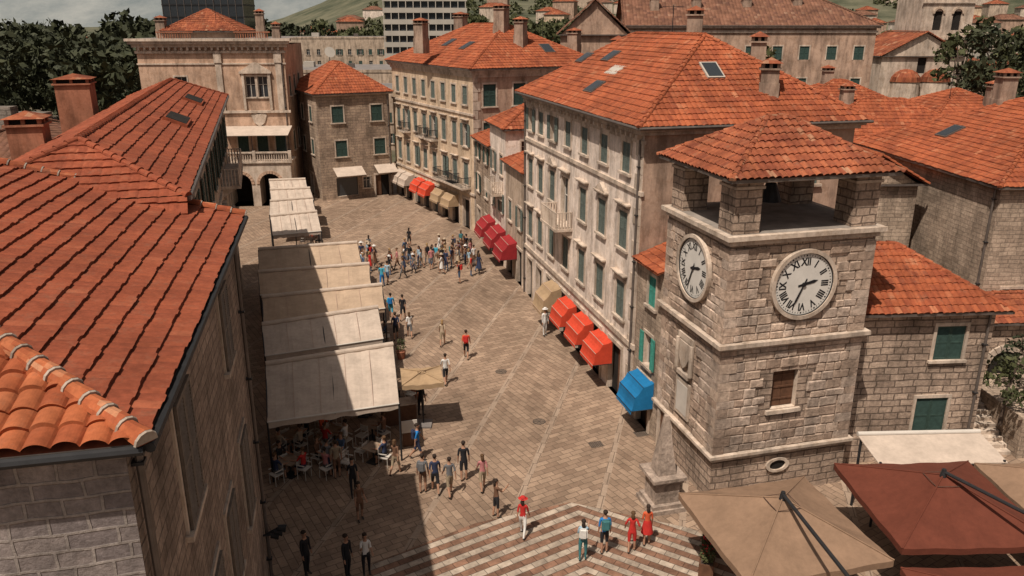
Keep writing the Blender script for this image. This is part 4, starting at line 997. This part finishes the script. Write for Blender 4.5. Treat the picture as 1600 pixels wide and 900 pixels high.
# ------------------------------------------------------------------ foliage
def foliage_obj(name, blobs, dens, size, mat, seed=1, trunk=None):
    rs = np.random.RandomState(seed); Vv = []
    for (c, r) in blobs:
        k = int(dens*r*r)
        d = rs.normal(size=(k, 3)); d /= np.linalg.norm(d, axis=1)[:, None]
        rad = r*(.55+.5*rs.rand(k))[:, None]
        P = np.array(c)+d*rad*np.array([1, 1, .8])
        t1 = rs.normal(size=(k, 3)); t1 /= np.linalg.norm(t1, axis=1)[:, None]; t2 = np.cross(t1, rs.normal(size=(k, 3))); t2 /= np.linalg.norm(t2, axis=1)[:, None]
        s = size*(.5+rs.rand(k))[:, None]
        Vv.append(np.stack([P-t1*s, P-t2*s*.6, P+t1*s, P+t2*s*.6], axis=1).reshape(-1, 3))
    A = np.concatenate(Vv); m = len(A)//4
    me = bpy.data.meshes.new('leaves'); me.from_pydata(A.tolist(), [], np.arange(m*4).reshape(-1, 4).tolist()); me.materials.append(MATS[mat])
    if trunk:
        a = Acc(name, trunk[0]); base = Vector(trunk[0]); h = trunk[1]
        a.cyl('trunk', 'bark', base, base+V(0, 0, h), trunk[2], trunk[2]*.55, 8)
        for c, r in blobs[:6]: a.cyl('limbs', 'bark', base+V(0, 0, h*.8), Vector(c), trunk[2]*.45, .04, 6)
        par = a.done(); me.transform(Matrix.Translation(-base)); o = bpy.data.objects.new('leaves', me); o.parent = par; COL.objects.link(o)
    else:
        o = bpy.data.objects.new(name, me); COL.objects.link(o)
rf = random.Random(4)
bl = [((rf.uniform(-110, -46), rf.uniform(98, 165), rf.uniform(3, 14.6)), rf.uniform(2.2, 4.4)) for _ in range(190)]
foliage_obj('tree_mass', bl, 22, .5, 'foliage_dark', 2)
bl = [((rf.uniform(-190, -60), rf.uniform(190, 300), rf.uniform(6, 17.5)), rf.uniform(3, 5.5)) for _ in range(150)]
foliage_obj('tree_mass', bl, 9, .9, 'foliage_dark', 6)
bl = [((rf.uniform(-60, 30), rf.uniform(236, 330), rf.uniform(10, 19)), rf.uniform(2.5, 4.5)) for _ in range(140)]
foliage_obj('tree_mass', bl, 11, .8, 'foliage', 3)
bl = [((x, y, max(0, hz(x, y))+2.0), rf.uniform(2.0, 4.5)) for x, y in [((lambda yy: (rf.uniform(-.75, .75)*yy, yy))(rf.uniform(170, 640))) for _ in range(650)]]
foliage_obj('tree_mass', bl, 7, .85, 'foliage', 5)
bl = [((rf.uniform(30, 110), rf.uniform(118, 175), rf.uniform(6, 13)), rf.uniform(2, 3.6)) for _ in range(50)]
foliage_obj('tree_mass', bl, 16, .6, 'foliage_dark', 9)
def tree(name, base, h, R, n, seed, mat='foliage', size=.28, dens=60):
    r = random.Random(seed); bl = []
    for _ in range(n):
        an = r.uniform(0, 6.28); rr = R*math.sqrt(r.random())*.8
        bl.append(((base[0]+rr*math.cos(an), base[1]+rr*math.sin(an), base[2]+h*(.45+.5*r.random())), R*r.uniform(.2, .38)))
    foliage_obj(name, bl, dens, size, mat, seed, (base, h*.6, min(.3, h*.03)))
tree('tree', (45.5, 74, 3), 15.0, 5.5, 34, 11, 'foliage_dark', .26, 60); tree('tree', (52, 80, 3), 16.0, 5.5, 28, 12, 'foliage', .28, 50)
tree('tree', (20.5, 74, 4), 12, 4, 18, 13, 'foliage', .3, 45); tree('tree', (50, 92, 6), 13, 3.5, 16, 14, 'foliage', .35, 35)
tree('shrub', (21.6, 31.6, 1.2), 3.2, 1.7, 14, 15, 'foliage', .11, 200); tree('shrub', (23.6, 33.3, 1.8), 2.6, 1.5, 10, 16, 'foliage_dark', .11, 180)
for i, (x, y) in enumerate([(-4.9, 36.6), (-6.3, 41.8), (-13.6, 59.6), (-14.6, 61.2)]):
    a = Acc('potted_plant', (x, y, 0)); a.cyl('pot', 'chimney_red', (x, y, .005), (x, y, .45), .2, .28, 12); par = a.done()
    me_before = set(bpy.data.objects); foliage_obj('potted_leaves', [((x, y, .75), .32), ((x+.05, y, 1.05), .24)], 900, .06, 'foliage', 40+i)
    for o in set(bpy.data.objects)-me_before: o.parent = par; o.location = -par.location

# ------------------------------------------------------------------ cafe awnings
def cafe_awning(f0, f1, r0, r1, mat, zf=2.75, zr=3.2):
    f0, f1, r0, r1 = [V(*p, z) for p, z in ((f0, zf), (f1, zf), (r0, zr), (r1, zr))]
    a = Acc('cafe_awning', (f0+f1)/2*1.0); m = 5
    sd_ = f0.x*3.1
    def q(u, v):
        p = (f0*(1-u)+f1*u)*(1-v)+(r0*(1-u)+r1*u)*v; return p+V(0, 0, -.08*math.sin(math.pi*v)*(.6+.4*math.sin(u*17+sd_))-.02*math.sin(u*40+sd_*2+v*3))
    for i in range(30):
        for j in range(m): a.poly('canopy', mat, [q(i/30, j/m), q((i+1)/30, j/m), q((i+1)/30, (j+1)/m), q(i/30, (j+1)/m)])
    for i in range(30):
        p, r = q(i/30, 0), q((i+1)/30, 0); a.poly('valance', mat, [p, r, r+V(0, 0, -.26-.03*math.sin(i+1)), p+V(0, 0, -.26-.03*math.sin(i))])
    a.cyl('cassette', 'cream_fabric', r0+V(0, 0, .06), r1+V(0, 0, .06), .13, n=10); a.cyl('front_bar', 'white_frame', f0, f1, .04, n=8)
    for k in range(1, 5):
        u = k/5; a.cyl('seams', 'seam', q(u, .02)+V(0, 0, .01), q(u, .98)+V(0, 0, .01), .012, n=4)
    for p, r in ((f0, r0), (f1, r1), ((f0+f1)/2, (r0+r1)/2)): a.cyl('frame_arms', 'metal_dark', p+V(0, 0, -.06), r+V(0, 0, -.06), .03, n=6)
    for p in (f1, r1, f0, r0, (r0+r1)/2): a.cyl('posts', 'metal_dark', (p.x, p.y, 0), p, .045, n=6)
    d = (r0-f0).normalized()
    for i in range(10):
        u, w = i/10, (i+1)/10; p, r = r0*(1-u)+r1*u, r0*(1-w)+r1*w
        a.poly('rear_flap', mat, [p+V(0, 0, -.02), r+V(0, 0, -.02), r+V(d.x*1.0, d.y*1.0, -.35), p+V(d.x*1.0, d.y*1.0, -.35)])
    a.done()
CA = [((-9.9, 28.9), (-4.8, 30.6), (-11.3, 33.6), (-5.8, 36.0), 'cream_fabric'), ((-12.0, 35.7), (-6.6, 38.0), (-13.0, 38.7), (-7.4, 41.4), 'cream_fabric'),
      ((-13.4, 40.2), (-7.2, 42.6), (-14.3, 43.1), (-7.8, 45.4), 'cream_fabric_old'), ((-15.0, 44.9), (-8.7, 46.7), (-16.0, 48.0), (-9.3, 49.8), 'cream_fabric_old'),
      ((-16.4, 49.4), (-10.0, 51.0), (-17.6, 53.3), (-11.1, 55.2), 'cream_fabric_old'),
      ((-18.3, 59.1), (-14.9, 60.5), (-19.7, 63.5), (-16.3, 65.2), 'cream_fabric'), ((-20.6, 66.2), (-17.0, 67.6), (-21.4, 69.3), (-18.0, 70.8), 'cream_fabric'),
      ((-22.0, 71.5), (-18.3, 72.3), (-22.9, 74.5), (-19.3, 75.3), 'cream_fabric'), ((-23.5, 76.5), (-20.0, 77.2), (-24.4, 79.3), (-20.9, 80.0), 'cream_fabric')]
for c in CA: cafe_awning(*c)
# ------------------------------------------------------------------ parasols
def parasol(cx, cy, half, rot, ztop, zedge, mat, arm=None, name='parasol', seam='seam_dark'):
    a = Acc(name, (cx, cy, 0)); c, s = math.cos(rot), math.sin(rot)
    cor = [V(cx+(x*c-y*s)*half, cy+(x*s+y*c)*half, zedge) for x, y in ((-1, -1), (1, -1), (1, 1), (-1, 1))]; ap = V(cx, cy, ztop)
    for i in range(4):
        p, r = cor[i], cor[(i+1) % 4]; n = 14
        def q(u, v):
            b = p*(1-u)+r*u; x = b*(1-v)+ap*v; return x+V(0, 0, -.12*math.sin(math.pi*v)*math.sin(math.pi*u)-.05*math.sin(math.pi*u)*(1-v)-.018*math.sin(u*21+i*2)*(1-v))
        for j in range(n):
            for k in range(8):
                a.poly('canopy', mat, [q(j/n, k/8), q((j+1)/n, k/8), q((j+1)/n, (k+1)/8), q(j/n, (k+1)/8)])
            e0, e1 = q(j/n, 0), q((j+1)/n, 0); a.poly('valance', mat, [e0, e1, e1+V(0, 0, -.22), e0+V(0, 0, -.22)])
        a.cyl('ribs', mat, p+V(0, 0, .01), ap+V(0, 0, .01), .028, n=6)
        a.cyl('struts', 'metal_dark', p*.5+ap*.5+V(0, 0, -.05), V(cx, cy, zedge+.1), .02, n=5)
        a.cyl('vent_seam', seam, q(0, .82)+V(0, 0, .02), q(1, .82)+V(0, 0, .02), .012, n=4)
    if arm:
        e = V(*arm, ztop-.1); a.cyl('arm', 'metal_dark', ap+V(0, 0, .12), e+V(0, 0, .2), .06, n=8); a.cyl('mast', 'metal_dark', (e.x, e.y, 0), e+V(0, 0, .25), .07, n=8)
        a.cyl('cap', 'metal_dark', ap-V(0, 0, .05), ap+V(0, 0, .22), .12, .07, 8)
    else:
        a.cyl('mast', 'metal_dark', (cx, cy, 0), ap, .035, n=8)
    F = Fr((cx, cy) if not arm else arm, (1, 0), 1); a.box('base', 'asphalt_grey', F, -.4, .4, -.4, .4, .005, .09)
    a.done()
parasol(8.6, 21.95, 2.4, math.radians(13), 3.75, 2.75, 'beige_fabric', (9.1, 17.9))
parasol(14.4, 23.3, 2.5, math.radians(2), 3.75, 2.75, 'maroon_fabric', (16.3, 19.8))
parasol(19.6, 23.4, 2.5, math.radians(2), 3.7, 2.7, 'beige_fabric', (21, 20))
parasol(14.2, 17.3, 2.6, math.radians(2), 3.6, 2.75, 'maroon_fabric', (15.5, 14)); parasol(19.7, 17.6, 2.6, math.radians(2), 3.6, 2.75, 'maroon_fabric', (21, 14))
parasol(-4.2, 33.9, .95, math.radians(10), 2.75, 2.55, 'tan_fabric')
a = Acc('terrace_awning', (15.5, 26.5, 0))
a.hexa('canopy', 'cream_fabric', [V(13.3, 27.3, 3.0), V(18.1, 27.5, 3.0), V(18.3, 25.9, 2.65), V(13.5, 25.7, 2.65), V(13.3, 27.3, 3.04), V(18.1, 27.5, 3.04), V(18.3, 25.9, 2.69), V(13.5, 25.7, 2.69)])
a.cyl('bar', 'white_frame', (13.3, 27.35, 3.08), (18.1, 27.55, 3.08), .09)
for x, y in ((13.4, 27.2), (18.0, 27.4), (18.2, 25.95), (13.55, 25.8)): a.cyl('posts', 'metal_dark', (x, y, 0), (x, y, 2.75 if y < 26.5 else 3.0), .05)
a.done()
a = Acc('flower_planter', (6.9, 23.7, 0)); F = Fr((6.9, 23.7), (.3, .95), 1); a.box('box', 'wood', F, -.9, .9, -.25, .25, .005, .5)
a.box('soil', 'bark', F, -.85, .85, -.2, .2, .5, .52); par = a.done()
foliage_obj('planter_leaves', [(tuple(F.pt(-.7+.28*k, 0, .75)), .27) for k in range(6)], 1500, .06, 'foliage', 31); foliage_obj('planter_flowers', [(tuple(F.pt(-.6+.4*k, 0, .9)), .22) for k in range(4)], 500, .04, 'flower_red', 32)
for o in list(bpy.data.objects):
    if o.name.startswith('planter_'): o.parent = par; o.location = -par.location

# ------------------------------------------------------------------ tables and chairs
def shared(name, fn):
    a = Acc(name, (0, 0, 0), single=True); fn(a); o = a.done(); me = o.data; bpy.data.objects.remove(o); return me
def tbl(a):
    F = Fr((0, 0), (1, 0), 1); a.box('t', 'wood_rail', F, -.38, .38, -.38, .38, .71, .75); a.cyl('t', 'metal_dark', (0, 0, .03), (0, 0, .71), .04); a.box('t', 'metal_dark', F, -.25, .25, -.25, .25, .0, .03)
def chr_(a):
    F = Fr((0, 0), (1, 0), 1); a.box('t', 'white_frame', F, -.22, .22, -.22, .22, .43, .47)
    for x in (-.2, .2):
        for y in (-.2, .2): a.cyl('t', 'white_frame', (x, y, 0), (x, y, .43 if y < 0 else .88), .017, n=5)
    for z in (.58, .68, .78): a.box('t', 'white_frame', F, -.2, .2, -.215, -.185, z, z+.07)
    for x in (-.22, .22): a.box('t', 'white_frame', F, x-.02, x+.02, -.2, .2, .64, .67)
TB, CH = shared('cafe_table', tbl), shared('cafe_chair', chr_)
def put(name, me, x, y, r, z=0):
    o = bpy.data.objects.new(name, me); o.location = (x, y, z); o.rotation_euler = (0, 0, math.radians(r)); COL.objects.link(o); return o
seats = []; rc = random.Random(8)
for (x, y) in [(-9.3, 29.4), (-7.6, 29.9), (-6.0, 30.5), (-9.8, 31.6), (-8.0, 32.0), (-6.4, 32.6), (-8.9, 34.2), (-7.2, 34.8), (-5.7, 36.6), (-7.6, 38.4), (-8.0, 41.0), (-8.2, 44.2), (-9.4, 47.5), (-10.4, 50.8), (-11.6, 54.5), (-13.2, 57.0), (-15.2, 59.0), (-15.9, 62), (-17.2, 66), (-17.5, 58.5)]:
    r = rc.uniform(-20, 20)-15; put('cafe_table', TB, x, y, r)
    for k in range(4):
        if rc.random() < .15: continue
        an = math.radians(r+90*k+rc.uniform(-12, 12)); dd = rc.uniform(.58, .8); px, py = x+dd*math.sin(an), y-dd*math.cos(an)
        put('cafe_chair', CH, px, py, r+90*k+rc.uniform(-15, 15)); seats.append((px, py, r+90*k))
a = Acc('menu_stand', (-4.6, 31.9, 0)); F = Fr((-4.6, 31.9), (1, .3), 1); a.box('post', 'wood', F, -.3, .3, -.05, .05, .0, 1.1); a.box('board', 'white_frame', F, -.35, .35, .051, .08, .7, 1.3); a.done()
a = Acc('serving_counter', (-5.4, 34.2, 0)); F = Fr((-5.4, 34.2), (1, .3), 1); a.box('body', 'wood', F, -.8, .8, -.35, .35, 0, 1.0); a.box('top', 'trim_stone', F, -.85, .85, -.4, .4, 1.0, 1.05); a.done()

# ------------------------------------------------------------------ people
flatn = lambda n, c: flat(n, c, .8, .18, 6)
CL = {'skin': (.36, .2, .13), 'skin2': (.28, .15, .1), 'hair_d': (.03, .02, .015), 'hair_b': (.09, .05, .025), 'hair_l': (.3, .19, .09), 'shoe': (.05, .045, .04), 'shoe_w': (.55, .53, .5),
      'black': (.02, .02, .023), 'grey': (.13, .13, .135), 'white': (.6, .58, .55), 'blue': (.02, .16, .42), 'cyan': (.06, .34, .46), 'red': (.45, .03, .025), 'orange': (.55, .1, .04), 'pink': (.42, .17, .17), 'khaki': (.28, .22, .15), 'navy': (.03, .04, .08), 'teal': (.05, .16, .17), 'brown': (.15, .08, .05), 'lblue': (.3, .42, .5), 'eye': (.01, .01, .01), 'denim': (.07, .11, .18), 'beige': (.42, .33, .24)}
for k, c in CL.items(): flatn('c_'+k, c)
def body(name, female=False, th=(18, -16), kn=(5, 22), ar=(-18, 20), el=(12, 18), spread=8):
    vs = []; ed = []; rd = []; lab = []
    def add(par, co, r, l):
        vs.append(Vector(co)); rd.append(r if isinstance(r, tuple) else (r, r)); i = len(vs)-1
        if par is not None: ed.append((par, i)); lab.append(l)
        return i
    sw = .165 if not female else .145; hw = .085 if not female else .095
    pel = add(None, (0, 0, .93), (.135, .10), 'hip')
    wa = add(pel, (0, 0, 1.10), (.12 if not female else .10, .085), 'top')
    ch = add(wa, (0, -.005, 1.30), (.145 if not female else .125, .10), 'top')
    nb = add(ch, (0, .005, 1.44), (.075, .065), 'top'); nk = add(nb, (0, -.005, 1.51), .05, 'head')
    hl = add(nk, (0, -.02, 1.57), (.062, .07), 'head'); hm = add(hl, (0, -.012, 1.645), (.077, .092), 'head'); ht = add(hm, (0, -.005, 1.71), (.06, .072), 'head')
    for sd in (-1, 1):
        i = 0 if sd < 0 else 1
        sh_ = add(ch, (sd*sw, .005, 1.405), .052, 'top')
        A = math.radians(ar[i]); sp = math.radians(spread); L1 = .28
        e = Vector((sd*(sw+L1*math.sin(sp)), .005-L1*math.sin(A), 1.405-L1*math.cos(A)*math.cos(sp))); eb = add(sh_, e, .040, 'top')
        A2 = A+math.radians(el[i]); L2 = .25; dr = Vector((sd*.05, -math.sin(A2), -math.cos(A2))).normalized()
        w = e+dr*L2; wr = add(eb, w, .026, 'fore')
        pm = w+dr*.075; pa = add(wr, pm, (.036, .018), 'hand')
        side = Vector((0, 1, 0)) if abs(dr.z) > .5 else Vector((1, 0, 0)); side = (side-dr*side.dot(dr)).normalized()
        for k, (off, ln) in enumerate(((-.028, .06), (-.01, .07), (.009, .066), (.026, .05))):
            b = pm+side*off+dr*.015; f1 = add(pa, b+dr*ln*.55, .009, 'hand'); add(f1, b+dr*ln+Vector((-sd*.015, 0, 0)), .008, 'hand')
        tb = add(wr, w+dr*.035-side*.035, .0105, 'hand'); add(tb, w+dr*.075-side*.05, .009, 'hand')
        hp = add(pel, (sd*hw, 0, .86), (.088, .09), 'hip')
        T = math.radians(th[i]); k_ = Vector((sd*(hw+.01), -.40*math.sin(T), .86-.40*math.cos(T))); kk = add(hp, k_, .058, 'thigh')
        T2 = T-math.radians(kn[i]); an = k_+Vector((0, -.40*math.sin(T2), -.40*math.cos(T2))); mid = add(kk, k_*.6+an*.4+Vector((0, .012, 0)), .05, 'shin'); ak = add(mid, an, .034, 'shin')
        T3 = T2 if T2 < 0 else 0
        fd = Vector((0, -math.cos(T3*.6), math.sin(T3*.6))); hl_ = add(ak, an+Vector((0, .03, -.045)), .033, 'foot'); add(ak, an+Vector((sd*.01, 0, -.05))+fd*.17, (.038, .024), 'foot')
    me = bpy.data.meshes.new(name); me.from_pydata([tuple(v) for v in vs], ed, []); ob = bpy.data.objects.new(name, me); COL.objects.link(ob)
    md = ob.modifiers.new('s', 'SKIN'); md.use_smooth_shade = True; sb = ob.modifiers.new('d', 'SUBSURF'); sb.levels = 1; sb.render_levels = 1
    for i, r in enumerate(rd): me.skin_vertices[0].data[i].radius = r; me.skin_vertices[0].data[i].use_root = (i == 0)
    bpy.context.view_layer.update()
    m2 = bpy.data.meshes.new_from_object(ob.evaluated_get(bpy.context.evaluated_depsgraph_get())); bpy.data.objects.remove(ob)
    m2.name = name
    slot = {'head': 0, 'hand': 0, 'top': 1, 'fore': 2, 'hip': 3, 'thigh': 3, 'shin': 4, 'foot': 5}
    segs = [(vs[a_], vs[b_], l) for (a_, b_), l in zip(ed, lab)]
    mi = []
    for p in m2.polygons:
        c = p.center; best = None
        for A_, B_, l in segs:
            d = B_-A_; t_ = max(0, min(1, (c-A_).dot(d)/max(d.length_squared, 1e-9))); dd = (c-A_-d*t_).length_squared
            if best is None or dd < best[0]: best = (dd, l)
        s_ = slot[best[1]]
        if s_ == 0 and best[1] == 'head' and (c.z > 1.70 or (c.z > 1.58 and c.y > .015)): s_ = 6
        mi.append(s_)
    for _ in range(8): m2.materials.append(None)
    m2.polygons.foreach_set('material_index', mi)
    bm = bmesh.new(); bm.from_mesh(m2)
    def ball(co, r, sl, sc=(1, 1, 1), sub=1):
        q = bmesh.ops.create_icosphere(bm, subdivisions=sub, radius=r, matrix=Matrix.Translation(co) @ Matrix.Diagonal((*sc, 1)))
        for f_ in {f_ for v in q['verts'] for f_ in v.link_faces}: f_.material_index = sl; f_.smooth = True
    for sd in (-1, 1): ball((sd*.03, -.095, 1.645), .011, 7); ball((sd*.082, -.005, 1.635), .02, 0, (.5, 1, 1.4))
    ball((0, -.108, 1.62), .014, 0, (.8, 1.2, 1.4)); ball((0, -.095, 1.585), .016, 7, (1.3, .5, .3))
    ball((0, .015, 1.68), .095, 6, (.92, 1.02, .85), 2)
    if female: ball((0, .085, 1.56), .075, 6, (1, .55, 1.7), 2)
    zmin = min(v.co.z for v in bm.verts)
    bmesh.ops.translate(bm, verts=bm.verts, vec=(0, 0, -zmin)); bm.to_mesh(m2); bm.free()
    return m2, zmin
BM = [body('body_walk_m'), body('body_walk2_m', False, (-14, 20), (18, 6), (16, -14), (15, 10)), body('body_stand_m', False, (3, -3), (2, 4), (4, -4), (10, 14)),
      body('body_phone_m', False, (2, -4), (2, 6), (30, 5), (105, 12)),
      body('body_walk_f', True), body('body_walk2_f', True, (-14, 20), (18, 6), (16, -14), (15, 10)), body('body_stand_f', True, (4, -5), (3, 8), (6, 0), (14, 60)),
      body('body_phone_f', True, (2, -4), (2, 6), (40, 8), (95, 70)), body('body_sit', False, (84, 82), (84, 84), (28, 32), (50, 48)), body('body_hips_f', True, (5, -8), (2, 14), (-10, 4), (85, 30), 24)]
def cone_mesh(name, prof, n=16):
    vs = [(r*math.cos(2*math.pi*i/n), r*.8*math.sin(2*math.pi*i/n), z) for r, z in prof for i in range(n)]
    fs = [(j*n+i, j*n+(i+1) % n, (j+1)*n+(i+1) % n, (j+1)*n+i) for j in range(len(prof)-1) for i in range(n)]
    me = bpy.data.meshes.new(name); me.from_pydata(vs, [], fs); me.materials.append(None)
    for p in me.polygons: p.use_smooth = True
    return me
SK = cone_mesh('skirt', [(.125, 1.08), (.165, .93), (.2, .75), (.235, .52)]); HAT = cone_mesh('hat', [(.19, 1.70), (.11, 1.705), (.105, 1.76), (.08, 1.80), (.01, 1.81)])
bm = bmesh.new(); bmesh.ops.create_cube(bm, size=1, matrix=Matrix.Translation((0, .175, 1.25)) @ Matrix.Diagonal((.3, .15, .42, 1))); bmesh.ops.bevel(bm, geom=bm.edges[:], offset=.05, segments=3, affect='EDGES')
for sx in (-.1, .1): bmesh.ops.create_cube(bm, size=1, matrix=Matrix.Translation((sx, -.005, 1.36)) @ Matrix.Diagonal((.035, .27, .05, 1)))
BP = bpy.data.meshes.new('backpack'); bm.to_mesh(BP); bm.free(); BP.materials.append(None)
def person(x, y, head, b, top, bot, leg='skin', sleeve='skin', hair='hair_d', skin='skin', shoe='shoe', ex=(), sc=1.0, z=0, name=None):
    me, zm = BM[b]; fem = b in (4, 5, 6, 7, 9)
    o = bpy.data.objects.new(name or ('woman' if fem else 'man'), me); COL.objects.link(o)
    o.location = (x, y, z); o.rotation_euler = (0, 0, math.radians(head)); s_ = sc*(.96 if fem else 1.02); o.scale = (s_, s_, s_)
    for i, m in enumerate((skin, top, sleeve if sleeve != 'skin' else skin, bot, leg if leg != 'skin' else skin, shoe, hair, 'eye')):
        o.material_slots[i].link = 'OBJECT'; o.material_slots[i].material = MATS['c_'+m]
    for e, m in ex:
        k = bpy.data.objects.new({'s': 'skirt', 'h': 'hat', 'b': 'backpack'}[e], {'s': SK, 'h': HAT, 'b': BP}[e]); COL.objects.link(k); k.parent = o; k.location = (0, 0, -zm)
        k.material_slots[0].link = 'OBJECT'; k.material_slots[0].material = MATS['c_'+m]
    return o
P_ = person
P_(-4.1, 30.7, 100, 0, 'blue', 'navy', 'skin', ex=[('b', 'navy')]); P_(-4.9, 29.5, 160, 4, 'brown', 'khaki', hair='hair_b')
P_(-3.6, 28.1, 175, 2, 'grey', 'brown', ex=[('b', 'grey')]); P_(-3.1, 28.1, 190, 1, 'navy', 'black'); P_(-2.5, 27.9, 200, 0, 'grey', 'khaki')
P_(-2.0, 29.0, 185, 2, 'black', 'black', sc=1.04); P_(-1.2, 28.3, 195, 4, 'pink', 'khaki', hair='hair_b')
P_(-.6, 26.4, 120, 7, 'brown', 'black', hair='hair_d'); P_(.4, 25.2, 165, 5, 'red', 'white', 'white', ex=[('h', 'red')])
P_(2.5, 23.8, 175, 7, 'lblue', 'teal', 'teal', ex=[('b', 'white')]); P_(3.3, 24.2, 185, 2, 'blue', 'black', ex=[('b', 'teal')]); P_(4.3, 24.3, 170, 9, 'red', 'red', hair='hair_b'); P_(4.9, 24.7, 180, 6, 'orange', 'orange', hair='hair_d', ex=[('s', 'red')])
P_(-5.8, 26.2, 30, 6, 'brown', 'brown'); P_(-6.4, 28.0, 20, 4, 'black', 'black', 'black'); P_(-7.3, 29.2, 200, 2, 'khaki', 'brown'); P_(-7.7, 29.3, 170, 2, 'grey', 'navy'); P_(-5.0, 23.0, 20, 7, 'white', 'black', 'black'); P_(-5.6, 22.8, 60, 2, 'black', 'black', 'black', sleeve='black'); P_(-7.05, 23.0, 60, 2, 'black', 'black', 'black', sleeve='black')
P_(-3.5, 38.4, 200, 0, 'white', 'black'); P_(-2.6, 41.8, 180, 1, 'orange', 'black', ex=[('b', 'red')]); P_(-4.1, 43.7, 180, 4, 'beige', 'khaki', hair='hair_l'); P_(-6.2, 45.0, 190, 5, 'white', 'grey', hair='hair_b'); P_(-7.0, 44.7, 190, 0, 'navy', 'black')
P_(-7.8, 48.3, 180, 1, 'cyan', 'cyan', ex=[('b', 'blue')]); P_(-7.0, 48.0, 175, 0, 'black', 'black'); P_(2.0, 45.3, 30, 2, 'white', 'white', 'white', sleeve='white', ex=[('h', 'white')]); P_(-4.4, 34.8, 150, 2, 'black', 'black', 'black')
P_(-9.4, 54.9, 180, 0, 'cyan', 'blue', 'blue'); P_(-9.1, 55.6, 160, 1, 'lblue', 'denim'); P_(-8.8, 66, 180, 4, 'black', 'black'); P_(-11.8, 63.5, 180, 4, 'grey', 'black')
rp = random.Random(33); got = []
tops = ['white', 'black', 'black', 'grey', 'red', 'cyan', 'pink', 'beige', 'khaki', 'navy', 'brown', 'orange', 'denim', 'lblue', 'black', 'navy', 'brown']; bots = ['black', 'navy', 'khaki', 'denim', 'grey', 'brown', 'beige']
tries = 0
while len(got) < 52 and tries < 4000:
    tries += 1
    if rp.random() < .66: x, y = rp.gauss(-3.1, 1.6), rp.gauss(61.0, 1.5)
    else: x, y = rp.uniform(-12.0, -5), rp.gauss(59.5, 1.2)
    if x > -1.6-(y-56)*.24-.3 or x < -13: continue
    if any(math.hypot(x-p, y-q_) < .5 for p, q_ in got): continue
    got.append((x, y)); b = rp.choice([0, 1, 2, 2, 3, 4, 5, 6, 6, 7, 9]); t_ = rp.choice(tops)
    fem = b in (4, 5, 6, 7, 9); ex = []
    if fem and rp.random() < .45: ex.append(('s', t_))
    if rp.random() < .25: ex.append(('b', rp.choice(['black', 'navy', 'teal', 'red'])))
    if rp.random() < .2: ex.append(('h', rp.choice(['beige', 'white', 'black'])))
    P_(x, y, rp.uniform(0, 360), b, t_, rp.choice(bots), rp.choice(['skin', 'skin', 'denim', 'black']), hair=rp.choice(['hair_d', 'hair_b', 'hair_l']), skin=rp.choice(['skin', 'skin2']), ex=ex, sc=rp.uniform(.92, 1.04))
for i, (x, y, r) in enumerate(seats):
    if rp.random() < .42: P_(x, y, r+180, 8, rp.choice(tops), rp.choice(bots), hair=rp.choice(['hair_d', 'hair_b']), name='seated_diner', z=.0)

# ------------------------------------------------------------------ light, sky, camera
w = bpy.data.worlds.new('World'); SC.world = w; w.use_nodes = True; nt = w.node_tree
bg = nt.nodes['Background']; sky = nt.nodes.new('ShaderNodeTexSky'); sky.sky_type = 'NISHITA'; sky.sun_disc = False
sd = Vector((-.30, -.49, 1)).normalized()
sky.sun_elevation = math.asin(sd.z); sky.sun_rotation = math.radians(211.5); sky.dust_density = 4.0; sky.air_density = 1.0; sky.ozone_density = .5
hs = nt.nodes.new('ShaderNodeHueSaturation'); hs.inputs['Saturation'].default_value = .25
mx = nt.nodes.new('ShaderNodeMix'); mx.data_type = 'RGBA'; mx.blend_type = 'MULTIPLY'; mx.inputs[0].default_value = 1.0; mx.inputs[7].default_value = (1, .92, .87, 1)
nt.links.new(sky.outputs[0], hs.inputs['Color']); nt.links.new(hs.outputs[0], mx.inputs[6]); nt.links.new(mx.outputs[2], bg.inputs['Color']); bg.inputs['Strength'].default_value = .064
ld = bpy.data.lights.new('sun', 'SUN'); ld.energy = 5.0; ld.angle = math.radians(.5); ld.color = (1, .89, .77)
lo = bpy.data.objects.new('sun', ld); COL.objects.link(lo); lo.rotation_euler = (-sd).to_track_quat('-Z', 'Y').to_euler(); lo.location = (-20, -30, 80)
SC.view_settings.view_transform = 'Standard'; SC.view_settings.look = 'None'; SC.view_settings.exposure = 0
cd = bpy.data.cameras.new('camera'); cam = bpy.data.objects.new('camera', cd); COL.objects.link(cam); SC.camera = cam
cd.sensor_width = 36; cd.lens = 28.0; cd.clip_end = 12000; cd.clip_start = .1
cam.location = (0, 0, 18); cam.rotation_euler = (math.radians(90)-math.atan(410/1244.0), 0, 0)
